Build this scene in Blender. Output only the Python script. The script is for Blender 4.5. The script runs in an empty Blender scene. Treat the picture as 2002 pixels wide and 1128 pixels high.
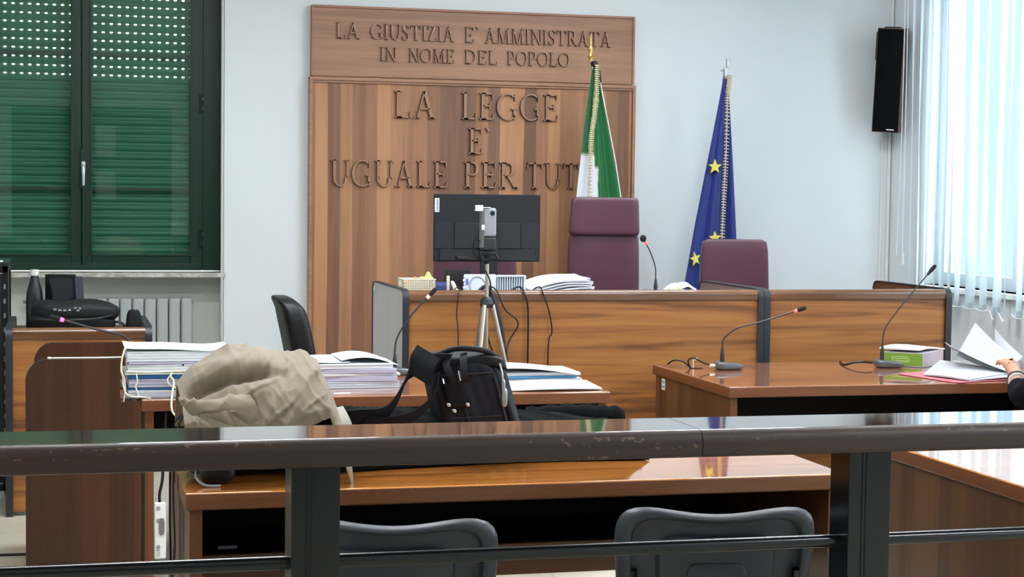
import bpy, bmesh, math, random
from mathutils import Vector, Matrix, noise
PI = math.pi
random.seed(7)
scene = bpy.context.scene
COL = scene.collection

# ------------------------------------------------------------------ camera
cam_d = bpy.data.cameras.new('camera')
cam_d.sensor_width = 36.0
cam_d.lens = 36.0 * 3430.0 / 2002.0
cam_d.clip_start = 0.05
cam = bpy.data.objects.new('camera', cam_d)
COL.objects.link(cam)
yaw, pitch, roll = math.radians(14.4), math.radians(3.09), math.radians(0.69)
fw = Vector((math.sin(yaw) * math.cos(pitch), math.cos(yaw) * math.cos(pitch), -math.sin(pitch)))
r0 = Vector((math.cos(yaw), -math.sin(yaw), 0)); u0 = r0.cross(fw)
rt = r0 * math.cos(roll) + u0 * math.sin(roll)
up = -r0 * math.sin(roll) + u0 * math.cos(roll)
mw = Matrix((rt, up, -fw)).transposed().to_4x4()
mw.translation = Vector((0, 0, 1.6))
cam.matrix_world = mw
scene.camera = cam

# ------------------------------------------------------------------ world, daylight, exposure
scene.view_settings.view_transform = 'Standard'
scene.view_settings.look = 'None'
scene.view_settings.gamma = 1.0
scene.view_settings.use_curve_mapping = False
scene.view_settings.exposure = 1.74
world = bpy.data.worlds.new('sky')
scene.world = world
world.use_nodes = True
wb = world.node_tree.nodes['Background']
wb.inputs[0].default_value = (0.80, 0.93, 1.0, 1)
wb.inputs[1].default_value = 1.5


def portal(name, loc, sx, sy, rot):
    l = bpy.data.lights.new(name, 'AREA')
    l.shape = 'RECTANGLE'; l.size = sx; l.size_y = sy
    l.cycles.is_portal = True
    o = bpy.data.objects.new(name, l); COL.objects.link(o)
    o.location = loc; o.rotation_euler = rot
    return o


WIN = [(9.05, 11.25), (5.2, 7.9), (1.2, 3.9), (-2.6, 0.1)]   # openings of the right wall (Y from, Y to)
for a, b in WIN:
    portal('daylight', (5.95, (a + b) / 2, 2.1), 2.2, b - a, (0, PI / 2, 0))


# ------------------------------------------------------------------ materials
def L(c):
    r = []
    for v in c:
        v /= 255.0
        r.append(v / 12.92 if v <= 0.04045 else ((v + 0.055) / 1.055) ** 2.4)
    return (r[0], r[1], r[2], 1)


MATS = {}


def newmat(name):
    m = bpy.data.materials.new(name); m.use_nodes = True
    nt = m.node_tree
    return m, nt, nt.nodes['Principled BSDF']


def plain(name, c, rough=0.5, metal=0.0, coat=0.0, bump=0.0, bscale=200, var=0.0, vscale=8, emit=0.0, sheen=0.0, spec=0.5):
    if name in MATS: return MATS[name]
    m, nt, b = newmat(name)
    b.inputs['Base Color'].default_value = L(c)
    b.inputs['Roughness'].default_value = rough
    b.inputs['Metallic'].default_value = metal
    b.inputs['Coat Weight'].default_value = coat
    b.inputs['Sheen Weight'].default_value = sheen
    b.inputs['Specular IOR Level'].default_value = spec
    N = nt.nodes; K = nt.links
    tc = N.new('ShaderNodeTexCoord')
    if var > 0:
        n = N.new('ShaderNodeTexNoise'); n.inputs['Scale'].default_value = vscale; n.inputs['Detail'].default_value = 4
        K.new(tc.outputs['Object'], n.inputs['Vector'])
        mx = N.new('ShaderNodeMix'); mx.data_type = 'RGBA'
        mx.inputs[6].default_value = L([max(0, v * (1 - var)) for v in c]); mx.inputs[7].default_value = L([min(255, v * (1 + var)) for v in c])
        K.new(n.outputs['Fac'], mx.inputs[0]); K.new(mx.outputs[2], b.inputs['Base Color'])
    if bump > 0:
        n = N.new('ShaderNodeTexNoise'); n.inputs['Scale'].default_value = bscale; n.inputs['Detail'].default_value = 3
        K.new(tc.outputs['Object'], n.inputs['Vector'])
        bp = N.new('ShaderNodeBump'); bp.inputs['Strength'].default_value = bump; bp.inputs['Distance'].default_value = 0.002
        K.new(n.outputs['Fac'], bp.inputs['Height']); K.new(bp.outputs['Normal'], b.inputs['Normal'])
    if emit > 0:
        b.inputs['Emission Color'].default_value = L(c); b.inputs['Emission Strength'].default_value = emit
    MATS[name] = m
    return m


def wood(name, dark, mid, light, along='x', across='z', plank=0.07, rough=0.25, coat=0.5, contrast=1.0, streak=0.5, wear=0.0, seed=0.0, warp=0.05, wearcol=(190, 160, 135), crough=0.04, mul=(1, 1, 1), cior=1.5, spec=0.5, bumps=0.12):
    """laminate wood: planks of different tone laid along one axis, wavy dark figure and fine grain"""
    if name in MATS: return MATS[name]
    m, nt, b = newmat(name)
    N = nt.nodes; K = nt.links
    LL = L

    def L_(c):
        q = LL(c); return (q[0] * mul[0], q[1] * mul[1], q[2] * mul[2], 1)

    def math_(op, a, bb=None):
        n = N.new('ShaderNodeMath'); n.operation = op
        for i, v in enumerate((a, bb)):
            if v is None: continue
            if isinstance(v, (int, float)): n.inputs[i].default_value = v
            else: K.new(v, n.inputs[i])
        return n.outputs[0]
    tc = N.new('ShaderNodeTexCoord'); sp = N.new('ShaderNodeSeparateXYZ'); K.new(tc.outputs['Object'], sp.inputs[0])
    g = sp.outputs['XYZ'.index(along.upper())]
    a = sp.outputs['XYZ'.index(across.upper())]
    a = math_('ADD', a, seed)

    def vec(gs, as_, third=0.0):
        cb = N.new('ShaderNodeCombineXYZ')
        K.new(math_('MULTIPLY', g, gs), cb.inputs[0]); K.new(math_('MULTIPLY', a, as_), cb.inputs[1]); cb.inputs[2].default_value = third
        return cb.outputs[0]

    def noise_(v, scale, detail, dist=0.0):
        n = N.new('ShaderNodeTexNoise'); n.inputs['Scale'].default_value = scale; n.inputs['Detail'].default_value = detail
        n.inputs['Distortion'].default_value = dist
        K.new(v, n.inputs['Vector']); return n.outputs['Fac']
    # plank index, edges slightly wavy
    wv = math_('MULTIPLY', math_('SUBTRACT', noise_(vec(0.7, 2.5, 3.1 + seed), 1.0, 2), 0.5), warp)
    idx = math_('FLOOR', math_('DIVIDE', math_('ADD', a, wv), plank))
    wn = N.new('ShaderNodeTexWhiteNoise'); wn.noise_dimensions = '1D'; K.new(idx, wn.inputs['W'])
    # figure: elongated dark streaks
    fig = noise_(vec(0.8, 14, 9.0), 1.0, 3, 1.2)
    fine = noise_(vec(5, 220, 2.0), 1.0, 4)
    v = math_('ADD', math_('MULTIPLY', wn.outputs['Value'], 0.55 * contrast), math_('MULTIPLY', math_('SUBTRACT', fig, 0.5), streak * 1.6))
    v = math_('ADD', v, math_('MULTIPLY', math_('SUBTRACT', fine, 0.5), 0.35))
    v = math_('ADD', v, 0.5 - 0.28 * contrast)
    cr = N.new('ShaderNodeValToRGB')
    e = cr.color_ramp.elements
    e[0].position = 0.12; e[0].color = L_(dark); e[1].position = 0.85; e[1].color = L_(light)
    mm = e.new(0.48); mm.color = L_(mid)
    K.new(v, cr.inputs[0])
    colr = cr.outputs[0]
    rgh = None
    if wear > 0:
        w = noise_(tc.outputs['Object'], 60, 8, 0.8)
        w2 = noise_(vec(3, 60, 4.4), 1.0, 6)
        ww = math_('MULTIPLY', math_('GREATER_THAN', math_('MULTIPLY', w, w2), 0.385), wear)
        mx = N.new('ShaderNodeMix'); mx.data_type = 'RGBA'; K.new(ww, mx.inputs[0]); K.new(colr, mx.inputs[6]); mx.inputs[7].default_value = L(wearcol)
        colr = mx.outputs[2]
        sm = noise_(tc.outputs['Object'], 5, 5, 0.5)
        rgh = math_('ADD', rough * 0.7, math_('MULTIPLY', sm, rough * 0.6))
    K.new(colr, b.inputs['Base Color'])
    b.inputs['Roughness'].default_value = rough
    if rgh: K.new(rgh, b.inputs['Roughness'])
    b.inputs['Coat Weight'].default_value = coat
    b.inputs['Specular IOR Level'].default_value = spec
    b.inputs['Coat Roughness'].default_value = crough
    b.inputs['Coat IOR'].default_value = cior
    bp = N.new('ShaderNodeBump'); bp.inputs['Strength'].default_value = bumps; bp.inputs['Distance'].default_value = 0.0005
    K.new(fine, bp.inputs['Height']); K.new(bp.outputs['Normal'], b.inputs['Normal'])
    MATS[name] = m
    return m


# ------------------------------------------------------------------ mesh helpers
def nb(): return bmesh.new()


def box(bm, x0, x1, y0, y1, z0, z1, bev=0.0, seg=2, M=None):
    r = bmesh.ops.create_cube(bm, size=1.0)
    vs = r['verts']
    for v in vs:
        v.co = Vector(((x0 + x1) / 2 + v.co.x * (x1 - x0), (y0 + y1) / 2 + v.co.y * (y1 - y0), (z0 + z1) / 2 + v.co.z * (z1 - z0)))
    if bev > 0:
        es = list({e for v in vs for e in v.link_edges})
        r2 = bmesh.ops.bevel(bm, geom=es, offset=bev, segments=seg, profile=0.5, affect='EDGES')
        vs = list({v for v in r2['verts']} | {v for v in vs if v.is_valid})
    if M is not None:
        for v in vs: v.co = M @ v.co
    return vs


def frame_of(d):
    d = d.normalized()
    a = Vector((0, 0, 1)) if abs(d.z) < 0.95 else Vector((1, 0, 0))
    x = d.cross(a).normalized(); y = d.cross(x).normalized()
    return x, y


def tube(bm, pts, rad, n=10, caps=True, flat=1.0):
    pts = [Vector(p) for p in pts]
    if not isinstance(rad, (list, tuple)): rad = [rad] * len(pts)
    rings = []
    px = None
    for i, p in enumerate(pts):
        d = (pts[min(i + 1, len(pts) - 1)] - pts[max(i - 1, 0)])
        if d.length < 1e-9: d = Vector((0, 0, 1))
        d.normalize()
        if px is None: x, y = frame_of(d)
        else:
            x = (px - d * px.dot(d))
            x = x.normalized() if x.length > 1e-6 else frame_of(d)[0]
            y = d.cross(x).normalized()
        px = x
        rings.append([bm.verts.new(p + x * math.cos(2 * PI * k / n) * rad[i] + y * math.sin(2 * PI * k / n) * rad[i] * flat) for k in range(n)])
    for i in range(len(rings) - 1):
        for k in range(n):
            bm.faces.new((rings[i][k], rings[i][(k + 1) % n], rings[i + 1][(k + 1) % n], rings[i + 1][k]))
    if caps:
        bm.faces.new(rings[0][::-1]); bm.faces.new(rings[-1])
    return rings


def smooth_pts(pts, k=6):
    """Catmull-Rom through the points"""
    P_ = [Vector(p) for p in pts]
    P_ = [P_[0] * 2 - P_[1]] + P_ + [P_[-1] * 2 - P_[-2]]
    out = []
    for i in range(1, len(P_) - 2):
        a, b, c, d = P_[i - 1:i + 3]
        for j in range(k):
            t = j / k
            out.append(0.5 * ((2 * b) + (c - a) * t + (2 * a - 5 * b + 4 * c - d) * t * t + (-a + 3 * b - 3 * c + d) * t ** 3))
    out.append(P_[-2].copy())
    return out


def lathe(bm, prof, c=(0, 0, 0), n=24, axis='z', sx=1.0, sy=1.0):
    c = Vector(c); rings = []
    for r, h in prof:
        ring = []
        for k in range(n):
            a = 2 * PI * k / n
            if axis == 'z': p = Vector((r * math.cos(a) * sx, r * math.sin(a) * sy, h))
            elif axis == 'x': p = Vector((h, r * math.cos(a), r * math.sin(a)))
            else: p = Vector((r * math.cos(a), h, r * math.sin(a)))
            ring.append(bm.verts.new(c + p))
        rings.append(ring)
    for i in range(len(rings) - 1):
        for k in range(n):
            bm.faces.new((rings[i][k], rings[i][(k + 1) % n], rings[i + 1][(k + 1) % n], rings[i + 1][k]))
    bm.faces.new(rings[0][::-1]); bm.faces.new(rings[-1])


def prism(bm, poly, axis, a, b):
    """extrude a 2D polygon along an axis; poly coords are the two other axes in xyz order"""
    def mk(p, h):
        if axis == 'x': return (h, p[0], p[1])
        if axis == 'y': return (p[0], h, p[1])
        return (p[0], p[1], h)
    A = [bm.verts.new(mk(p, a)) for p in poly]; B = [bm.verts.new(mk(p, b)) for p in poly]
    n = len(poly)
    bm.faces.new(A); bm.faces.new(B[::-1])
    for i in range(n): bm.faces.new((A[i], B[i], B[(i + 1) % n], A[(i + 1) % n]))


def grid(bm, fn, nu, nv, closed_u=False):
    V = [[bm.verts.new(fn(i / (nu - (0 if closed_u else 1)), j / (nv - 1))) for j in range(nv)] for i in range(nu)]
    for i in range(nu if closed_u else nu - 1):
        for j in range(nv - 1):
            i2 = (i + 1) % nu
            bm.faces.new((V[i][j], V[i2][j], V[i2][j + 1], V[i][j + 1]))
    return V


def sheet(bm, fn, nu, nv, th):
    """a surface with real thickness"""
    V = grid(bm, fn, nu, nv)
    bm.normal_update()
    W = [[bm.verts.new(v.co - v.normal * th) for v in row] for row in V]
    for i in range(nu - 1):
        for j in range(nv - 1):
            bm.faces.new((W[i][j], W[i][j + 1], W[i + 1][j + 1], W[i + 1][j]))
    for i in range(nu - 1):
        bm.faces.new((V[i][0], W[i][0], W[i + 1][0], V[i + 1][0])); bm.faces.new((V[i][-1], V[i + 1][-1], W[i + 1][-1], W[i][-1]))
    for j in range(nv - 1):
        bm.faces.new((V[0][j], V[0][j + 1], W[0][j + 1], W[0][j])); bm.faces.new((V[-1][j], W[-1][j], W[-1][j + 1], V[-1][j + 1]))


def softbox(bm, c, s, e=5.0, n=10, fn=None):
    """superellipsoid cushion, half sizes s; fn(p) deforms the normalised point"""
    start = set(bm.verts)
    vs = {}
    def get(i, j, k):
        key = (i, j, k)
        if key not in vs:
            p = Vector((i / n * 2 - 1, j / n * 2 - 1, k / n * 2 - 1))
            q = Vector([math.tan(v * PI / 4 * 0.98) / math.tan(PI / 4 * 0.98) for v in p])
            d = (abs(q.x) ** e + abs(q.y) ** e + abs(q.z) ** e) ** (1 / e)
            q /= d
            if fn: q = fn(q)
            vs[key] = bm.verts.new(Vector((c[0] + q.x * s[0], c[1] + q.y * s[1], c[2] + q.z * s[2])))
        return vs[key]
    for a in range(n):
        for b in range(n):
            for f in (0, n):
                q = [get(f, a, b), get(f, a + 1, b), get(f, a + 1, b + 1), get(f, a, b + 1)]
                bm.faces.new(q if f else q[::-1])
                q = [get(a, f, b), get(a + 1, f, b), get(a + 1, f, b + 1), get(a, f, b + 1)]
                bm.faces.new(q[::-1] if f else q)
                q = [get(a, b, f), get(a + 1, b, f), get(a + 1, b + 1, f), get(a, b + 1, f)]
                bm.faces.new(q if f else q[::-1])


def xform(bm, M):
    for v in bm.verts: v.co = M @ v.co


def obj(name, bm, mat, parent=None, at=None, sharp=32, recalc=True):
    if recalc: bmesh.ops.recalc_face_normals(bm, faces=bm.faces[:])
    org = Vector(at) if at is not None else (Vector(parent['_org']) if parent is not None else Vector((0, 0, 0)))
    for v in bm.verts: v.co -= org
    lim = math.radians(sharp)
    for f in bm.faces: f.smooth = True
    for e in bm.edges:
        if len(e.link_faces) != 2 or e.calc_face_angle(0) > lim: e.smooth = False
    me = bpy.data.meshes.new(name); bm.to_mesh(me); bm.free()
    for m in (mat if isinstance(mat, (list, tuple)) else [mat]): me.materials.append(m)
    o = bpy.data.objects.new(name, me); COL.objects.link(o)
    o['_org'] = tuple(org)
    if len(me.polygons) < 2500:
        wn = o.modifiers.new('weighted_normal', 'WEIGHTED_NORMAL'); wn.keep_sharp = True; wn.weight = 80
    if parent is not None:
        o.parent = parent
        o.location = org - Vector(parent['_org'])
    else:
        o.location = org
    return o


def thing(name, label, cat, loc=(0, 0, 0), group=None):
    o = bpy.data.objects.new(name, None); COL.objects.link(o)
    o.location = loc; o.empty_display_size = 0.05
    o['_org'] = tuple(loc); o['label'] = label; o['category'] = cat
    if group: o['group'] = group
    return o


def tag(o, label, cat, group=None):
    o['label'] = label; o['category'] = cat
    if group: o['group'] = group
    return o


def struct(name, bm, mat, parent=None, at=None):
    o = obj(name, bm, mat, parent, at)
    if parent is None: o['kind'] = 'structure'
    return o


def dup(root, loc, rotz=0.0, label=None, scale=None):
    def cp(o, parent):
        c = o.copy(); COL.objects.link(c)
        if parent is not None: c.parent = parent
        for ch in list(o.children): cp(ch, c)
        return c
    r = cp(root, None)
    r.location = loc; r.rotation_euler = (0, 0, rotz)
    if label: r['label'] = label
    if scale: r.scale = scale
    return r


def bake(o):
    """apply the modifiers of an object to its mesh"""
    bpy.context.view_layer.update()
    dg = bpy.context.evaluated_depsgraph_get()
    me = bpy.data.meshes.new_from_object(o.evaluated_get(dg))
    o.modifiers.clear(); o.data = me
    for p in me.polygons: p.use_smooth = True
    return o


# ------------------------------------------------------------------ shared materials
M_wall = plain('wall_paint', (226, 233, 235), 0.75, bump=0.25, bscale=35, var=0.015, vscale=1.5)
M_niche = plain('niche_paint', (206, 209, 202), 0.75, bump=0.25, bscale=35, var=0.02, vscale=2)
M_ceil = plain('ceiling_paint', (236, 237, 234), 0.85)
M_green = plain('green_enamel', (12, 48, 34), 0.4, spec=0.35, var=0.06)
M_shutter = plain('shutter_green', (68, 138, 108), 0.5, var=0.04)
M_black = plain('black_plastic', (11, 12, 14), 0.4, spec=0.35)
M_blackmetal = plain('black_metal', (12, 15, 18), 0.2, var=0.08, spec=0.5)
M_edge = plain('rubber_edge', (34, 37, 43), 0.45, bump=0.1)
M_white = plain('white_plastic', (235, 236, 232), 0.4)
M_steel = plain('brushed_steel', (190, 190, 190), 0.3, 1.0)
M_chrome = plain('chrome', (220, 220, 220), 0.12, 1.0)
M_gold = plain('brass', (200, 165, 90), 0.28, 1.0)
M_paper = plain('paper', (214, 219, 222), 0.8, var=0.015)
M_void = plain('under_table_shade', (14, 9, 9), 0.6, spec=0.2)  # near-black paints in the shade under the tables

W_sign = wood('sign_wood', (140, 92, 68), (182, 120, 84), (222, 152, 104), 'z', 'x', plank=0.085, rough=0.55, coat=0.0, contrast=1.4, streak=0.3, warp=0.03, mul=(0.74, 0.86, 0.9))
W_signtop = wood('sign_top_wood', (130, 84, 68), (168, 110, 86), (192, 128, 98), 'x', 'z', plank=0.3, rough=0.5, coat=0.0, contrast=0.25, streak=0.5, warp=0.1, mul=(0.93, 1.2, 1.2))
W_letter = wood('letter_wood', (150, 102, 78), (180, 122, 90), (200, 138, 100), 'z', 'x', plank=0.2, rough=0.45, coat=0.1, contrast=0.3, mul=(0.8, 0.95, 1.05))
W_bench = wood('bench_wood', (120, 74, 46), (190, 122, 72), (216, 148, 92), 'x', 'z', plank=0.11, rough=0.5, coat=0.06, contrast=0.55, streak=1.1, warp=0.05, mul=(0.58, 0.56, 0.34))
W_roll = wood('bench_roll_wood', (98, 60, 42), (150, 96, 66), (180, 120, 84), 'x', 'z', plank=0.2, rough=0.25, coat=0.6, contrast=0.3, streak=0.7, mul=(0.5, 0.55, 0.5))
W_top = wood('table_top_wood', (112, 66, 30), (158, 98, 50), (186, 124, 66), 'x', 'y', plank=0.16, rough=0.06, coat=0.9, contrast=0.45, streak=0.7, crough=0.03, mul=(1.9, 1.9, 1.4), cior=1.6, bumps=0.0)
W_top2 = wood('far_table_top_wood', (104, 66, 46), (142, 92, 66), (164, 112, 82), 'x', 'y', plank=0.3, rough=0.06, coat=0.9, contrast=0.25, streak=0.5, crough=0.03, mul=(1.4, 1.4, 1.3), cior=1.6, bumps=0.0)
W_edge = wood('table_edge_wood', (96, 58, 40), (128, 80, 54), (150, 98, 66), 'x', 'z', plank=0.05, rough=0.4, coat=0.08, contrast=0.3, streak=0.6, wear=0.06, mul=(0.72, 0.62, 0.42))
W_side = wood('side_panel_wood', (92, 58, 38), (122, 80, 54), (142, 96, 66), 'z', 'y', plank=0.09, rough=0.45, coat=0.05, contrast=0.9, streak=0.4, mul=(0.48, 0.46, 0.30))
W_front = wood('front_panel_wood', (82, 56, 42), (112, 77, 56), (134, 94, 68), 'z', 'x', plank=0.1, rough=0.5, coat=0.03, contrast=0.7, streak=0.45, mul=(0.36, 0.28, 0.19), spec=0.3)
W_rail = wood('rail_wood', (62, 40, 34), (88, 60, 50), (106, 76, 62), 'x', 'z', plank=0.05, rough=0.5, coat=0.0, contrast=0.3, streak=0.5, wear=0.30, wearcol=(150, 120, 98), mul=(0.30, 0.25, 0.17))
W_railtop = wood('rail_top_wood', (84, 54, 42), (112, 76, 58), (136, 96, 74), 'x', 'y', plank=0.1, rough=0.06, coat=1.0, contrast=0.2, streak=0.5, wear=0.05, crough=0.05, mul=(0.5, 0.5, 0.45), cior=1.6, bumps=0.0)

# ------------------------------------------------------------------ the room
b = nb(); box(b, -4.5, 5.95, -3.6, 12.6, -0.1, 0.0); 
m, nt, bs = newmat('terrazzo')
N = nt.nodes; K = nt.links
tc = N.new('ShaderNodeTexCoord')
v1 = N.new('ShaderNodeTexVoronoi'); v1.inputs['Scale'].default_value = 55; K.new(tc.outputs['Object'], v1.inputs['Vector'])
br = N.new('ShaderNodeTexBrick'); br.offset = 0.0; br.inputs['Scale'].default_value = 1.0
br.inputs['Brick Width'].default_value = 0.4; br.inputs['Row Height'].default_value = 0.4; br.inputs['Mortar Size'].default_value = 0.0025
br.inputs['Color1'].default_value = L((208, 202, 184)); br.inputs['Color2'].default_value = L((200, 194, 176)); br.inputs['Mortar'].default_value = L((150, 144, 130))
K.new(tc.outputs['Object'], br.inputs['Vector'])
mx = N.new('ShaderNodeMix'); mx.data_type = 'RGBA'; mx.blend_type = 'MULTIPLY'; mx.inputs[0].default_value = 0.16
K.new(br.outputs['Color'], mx.inputs[6]); K.new(v1.outputs['Color'], mx.inputs[7]); K.new(mx.outputs[2], bs.inputs['Base Color'])
bs.inputs['Roughness'].default_value = 0.28
struct('floor', b, m)
b = nb(); box(b, -4.5, 5.95, -3.6, 12.6, 3.7, 3.8); struct('ceiling', b, M_ceil)
# back wall: the thick part behind the bench, and the thin part of the window niche
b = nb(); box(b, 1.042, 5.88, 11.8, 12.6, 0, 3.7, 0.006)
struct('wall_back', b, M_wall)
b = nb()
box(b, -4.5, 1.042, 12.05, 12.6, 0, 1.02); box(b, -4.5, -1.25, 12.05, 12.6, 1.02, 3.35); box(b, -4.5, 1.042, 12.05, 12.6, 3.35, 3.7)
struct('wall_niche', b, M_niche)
b = nb()
box(b, -4.6, -1.4, 11.8, 12.05, 0, 3.7)
struct('wall_pier', b, M_wall)
b = nb(); box(b, -4.6, -4.5, -3.6, 12.6, 0, 3.7); struct('wall_left', b, M_wall)
b = nb()
box(b, -4.5, -0.74, -3.7, -3.6, 0, 3.7); box(b, 1.65, 5.95, -3.7, -3.6, 0, 3.7); box(b, -0.74, 1.65, -3.7, -3.6, 2.85, 3.7)
struct('wall_rear', b, M_wall)
# right wall with window openings
b = nb()
ys = [-3.6]
for a_, b_ in sorted(WIN): ys += [a_, b_]
ys.append(12.6)
for i in range(0, len(ys), 2): box(b, 5.88, 6.12, ys[i], ys[i + 1], 0, 3.7)
for a_, b_ in WIN:
    box(b, 5.88, 6.12, a_, b_, 0, 1.0); box(b, 5.88, 6.12, a_, b_, 3.2, 3.7)
struct('wall_right', b, M_wall)
# rear double door (seen only as a reflection in the window glass)
dr = nb(); box(dr, -0.74, 1.65, -3.72, -3.64, 0, 2.85); dr = struct('door_1', dr, plain('dark_door', (26, 36, 31), 0.5))
for x0 in (-0.72, 0.46):
    b = nb(); box(b, x0 + 0.03, x0 + 1.14, -3.64, -3.615, 0.08, 2.80, 0.01); obj('door_leaf', b, plain('dark_door_leaf', (30, 42, 36), 0.45), dr)
b = nb(); box(b, 0.50, 0.80, -3.615, -3.60, 2.09, 2.57, 0.004); box(b, 0.50, 0.80, -3.615, -3.60, 1.44, 1.87, 0.004)
obj('door_pane', b, plain('milky_pane', (225, 230, 228), 0.3), dr)
# added backdrop wall that dims the sky behind the far right window
b = nb(); box(b, 6.3, 16.0, 13.4, 13.8, -4.0, 9.0); b_ = obj('dimming_backdrop', b, plain('backdrop_grey', (120, 133, 139), 0.9)); b_['kind'] = 'structure'

# ------------------------------------------------------------------ window_1 (left, green, shutter down)
w1 = thing('window_1', 'x', 'x', (0.0, 12.1, 1.05)); del w1['label']; del w1['category']; w1['kind'] = 'structure'
b = nb()
def rectframe(bm, x0, x1, z0, z1, wl, wr, wb_, wt, y0, y1, bev=0.006):
    box(bm, x0, x0 + wl, y0, y1, z0, z1, bev); box(bm, x1 - wr, x1, y0, y1, z0, z1, bev)
    box(bm, x0 + wl, x1 - wr, y0, y1, z0, z0 + wb_, bev); box(bm, x0 + wl, x1 - wr, y0, y1, z1 - wt, z1, bev)
rectframe(b, -1.20, 1.04, 1.055, 3.3, 0.13, 0.12, 0.04, 0.06, 12.02, 12.10)
obj('window_frame', b, M_green, w1)
for k, (x0, x1, wl, wr) in enumerate(((-1.07, 0.122, 0.10, 0.062), (0.128, 0.925, 0.062, 0.088))):
    b = nb(); rectframe(b, x0, x1, 1.092, 3.25, wl, wr, 0.07, 0.08, 12.03, 12.09)
    # glazing bead
    rectframe(b, x0 + wl - 0.012, x1 - wr + 0.012, 1.15, 3.19, 0.016, 0.016, 0.016, 0.016, 12.024, 12.05, 0.003)
    box(b, x0 + 0.006, x1 - 0.006, 12.018, 12.03, 1.094, 1.104, 0.002)
    s_ = obj('sash', b, M_green, w1)
    g = nb(); box(g, x0 + wl, x1 - wr, 12.062, 12.066, 1.16, 3.18)
    gm, gt, gb = newmat('window_glass')
    gN = gt.nodes; gK = gt.links
    tr = gN.new('ShaderNodeBsdfTransparent'); tr.inputs[0].default_value = (0.93, 0.97, 0.95, 1)
    gl = gN.new('ShaderNodeBsdfGlossy'); gl.inputs['Roughness'].default_value = 0.0
    fr = gN.new('ShaderNodeFresnel'); fr.inputs[0].default_value = 1.5
    ms = gN.new('ShaderNodeMixShader'); gK.new(fr.outputs[0], ms.inputs[0]); gK.new(tr.outputs[0], ms.inputs[1]); gK.new(gl.outputs[0], ms.inputs[2])
    gK.new(ms.outputs[0], gt.nodes['Material Output'].inputs['Surface'])
    obj('pane', g, gm, s_)
b = nb(); box(b, 0.118, 0.152, 12.008, 12.024, 1.60, 1.86, 0.004); box(b, 0.130, 0.142, 12.0, 12.012, 1.13, 1.60, 0.003)
obj('espagnolette', b, M_green, w1)
b = nb(); box(b, 0.124, 0.150, 11.995, 12.01, 1.70, 1.78, 0.004); tube(b, [(0.137, 12.0, 1.76), (0.137, 11.965, 1.755), (0.137, 11.955, 1.73), (0.137, 11.955, 1.62)], [0.008, 0.009, 0.011, 0.009])
obj('window_handle', b, plain('satin_nickel', (200, 205, 200), 0.25, 0.9), w1)
for z in (1.27, 2.18):
    b = nb(); tube(b, [(0.905, 12.012, z - 0.06), (0.905, 12.012, z + 0.06)], 0.008, 8)
    box(b, 0.895, 0.93, 12.01, 12.025, z - 0.045, z - 0.02, 0.002); box(b, 0.895, 0.93, 12.01, 12.025, z + 0.02, z + 0.045, 0.002)
    obj('hinge', b, plain('dark_green_hinge', (14, 38, 30), 0.4), w1)
# roller shutter behind the glass: curved slats, perforated hinge strips in the upper part
b = nb()
pit = 0.0575
z = 1.05; k = 0
X0, X1 = -1.15, 1.0
HW = 0.021
while z < 3.4:
    prof = [(12.2, z), (12.188, z + 0.010), (12.184, z + 0.022), (12.188, z + 0.034), (12.2, z + 0.042)]
    for i in range(4):
        a0, a1 = prof[i], prof[i + 1]
        b.faces.new([b.verts.new(q) for q in ((X0, a0[0], a0[1]), (X1, a0[0], a0[1]), (X1, a1[0], a1[1]), (X0, a1[0], a1[1]))])
    zs0, zs1 = z + 0.042, z + pit
    if zs0 < 2.33:
        b.faces.new([b.verts.new(q) for q in ((X0, 12.2, zs0), (X1, 12.2, zs0), (X1, 12.2, zs1), (X0, 12.2, zs1))])
    else:
        x = X0
        while x < X1:
            h = 0.024; q1 = zs0 + 0.003; q2 = zs1 - 0.003
            for (xa, xb, za, zb) in ((x, x + 0.031, zs0, zs1), (x + 0.031, x + 0.053, zs0, q1), (x + 0.031, x + 0.053, q2, zs1), (x + 0.031, x + 0.035, q1, q1 + 0.003), (x + 0.049, x + 0.053, q1, q1 + 0.003), (x + 0.031, x + 0.035, q2 - 0.003, q2), (x + 0.049, x + 0.053, q2 - 0.003, q2)):
                b.faces.new([b.verts.new(q) for q in ((xa, 12.2, za), (xb, 12.2, za), (xb, 12.2, zb), (xa, 12.2, zb))])
            x += 0.053
    z += pit; k += 1
obj('roller_shutter', b, M_shutter, w1, recalc=False)
b = nb()
for zz in (1.60, 2.50): box(b, -1.15, 1.0, 12.12, 12.135, zz - 0.012, zz + 0.012, 0.003)
obj('shutter_guard_bar', b, plain('guard_bar', (48, 78, 66), 0.5), w1)
b = nb(); box(b, -1.3, 1.055, 11.78, 12.06, 1.02, 1.05, 0.005)
m, nt, bs = newmat('stone_sill')
N = nt.nodes; K = nt.links; tc = N.new('ShaderNodeTexCoord'); n1 = N.new('ShaderNodeTexNoise'); n1.inputs['Scale'].default_value = 18; n1.inputs['Detail'].default_value = 8
K.new(tc.outputs['Object'], n1.inputs['Vector']); cr = N.new('ShaderNodeValToRGB'); K.new(n1.outputs['Fac'], cr.inputs[0])
cr.color_ramp.elements[0].position = 0.35; cr.color_ramp.elements[0].color = L((150, 146, 134)); cr.color_ramp.elements[1].position = 0.6; cr.color_ramp.elements[1].color = L((208, 204, 192))
K.new(cr.outputs[0], bs.inputs['Base Color']); bs.inputs['Roughness'].default_value = 0.5
struct('trim_1', b, m)
# pale corner bead of the niche edge and the strip in the far right corner
b = nb(); tube(b, [(1.03, 11.79, 0.0), (1.03, 11.79, 3.7)], 0.009, 8)
struct('trim_2', b, M_niche)

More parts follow.
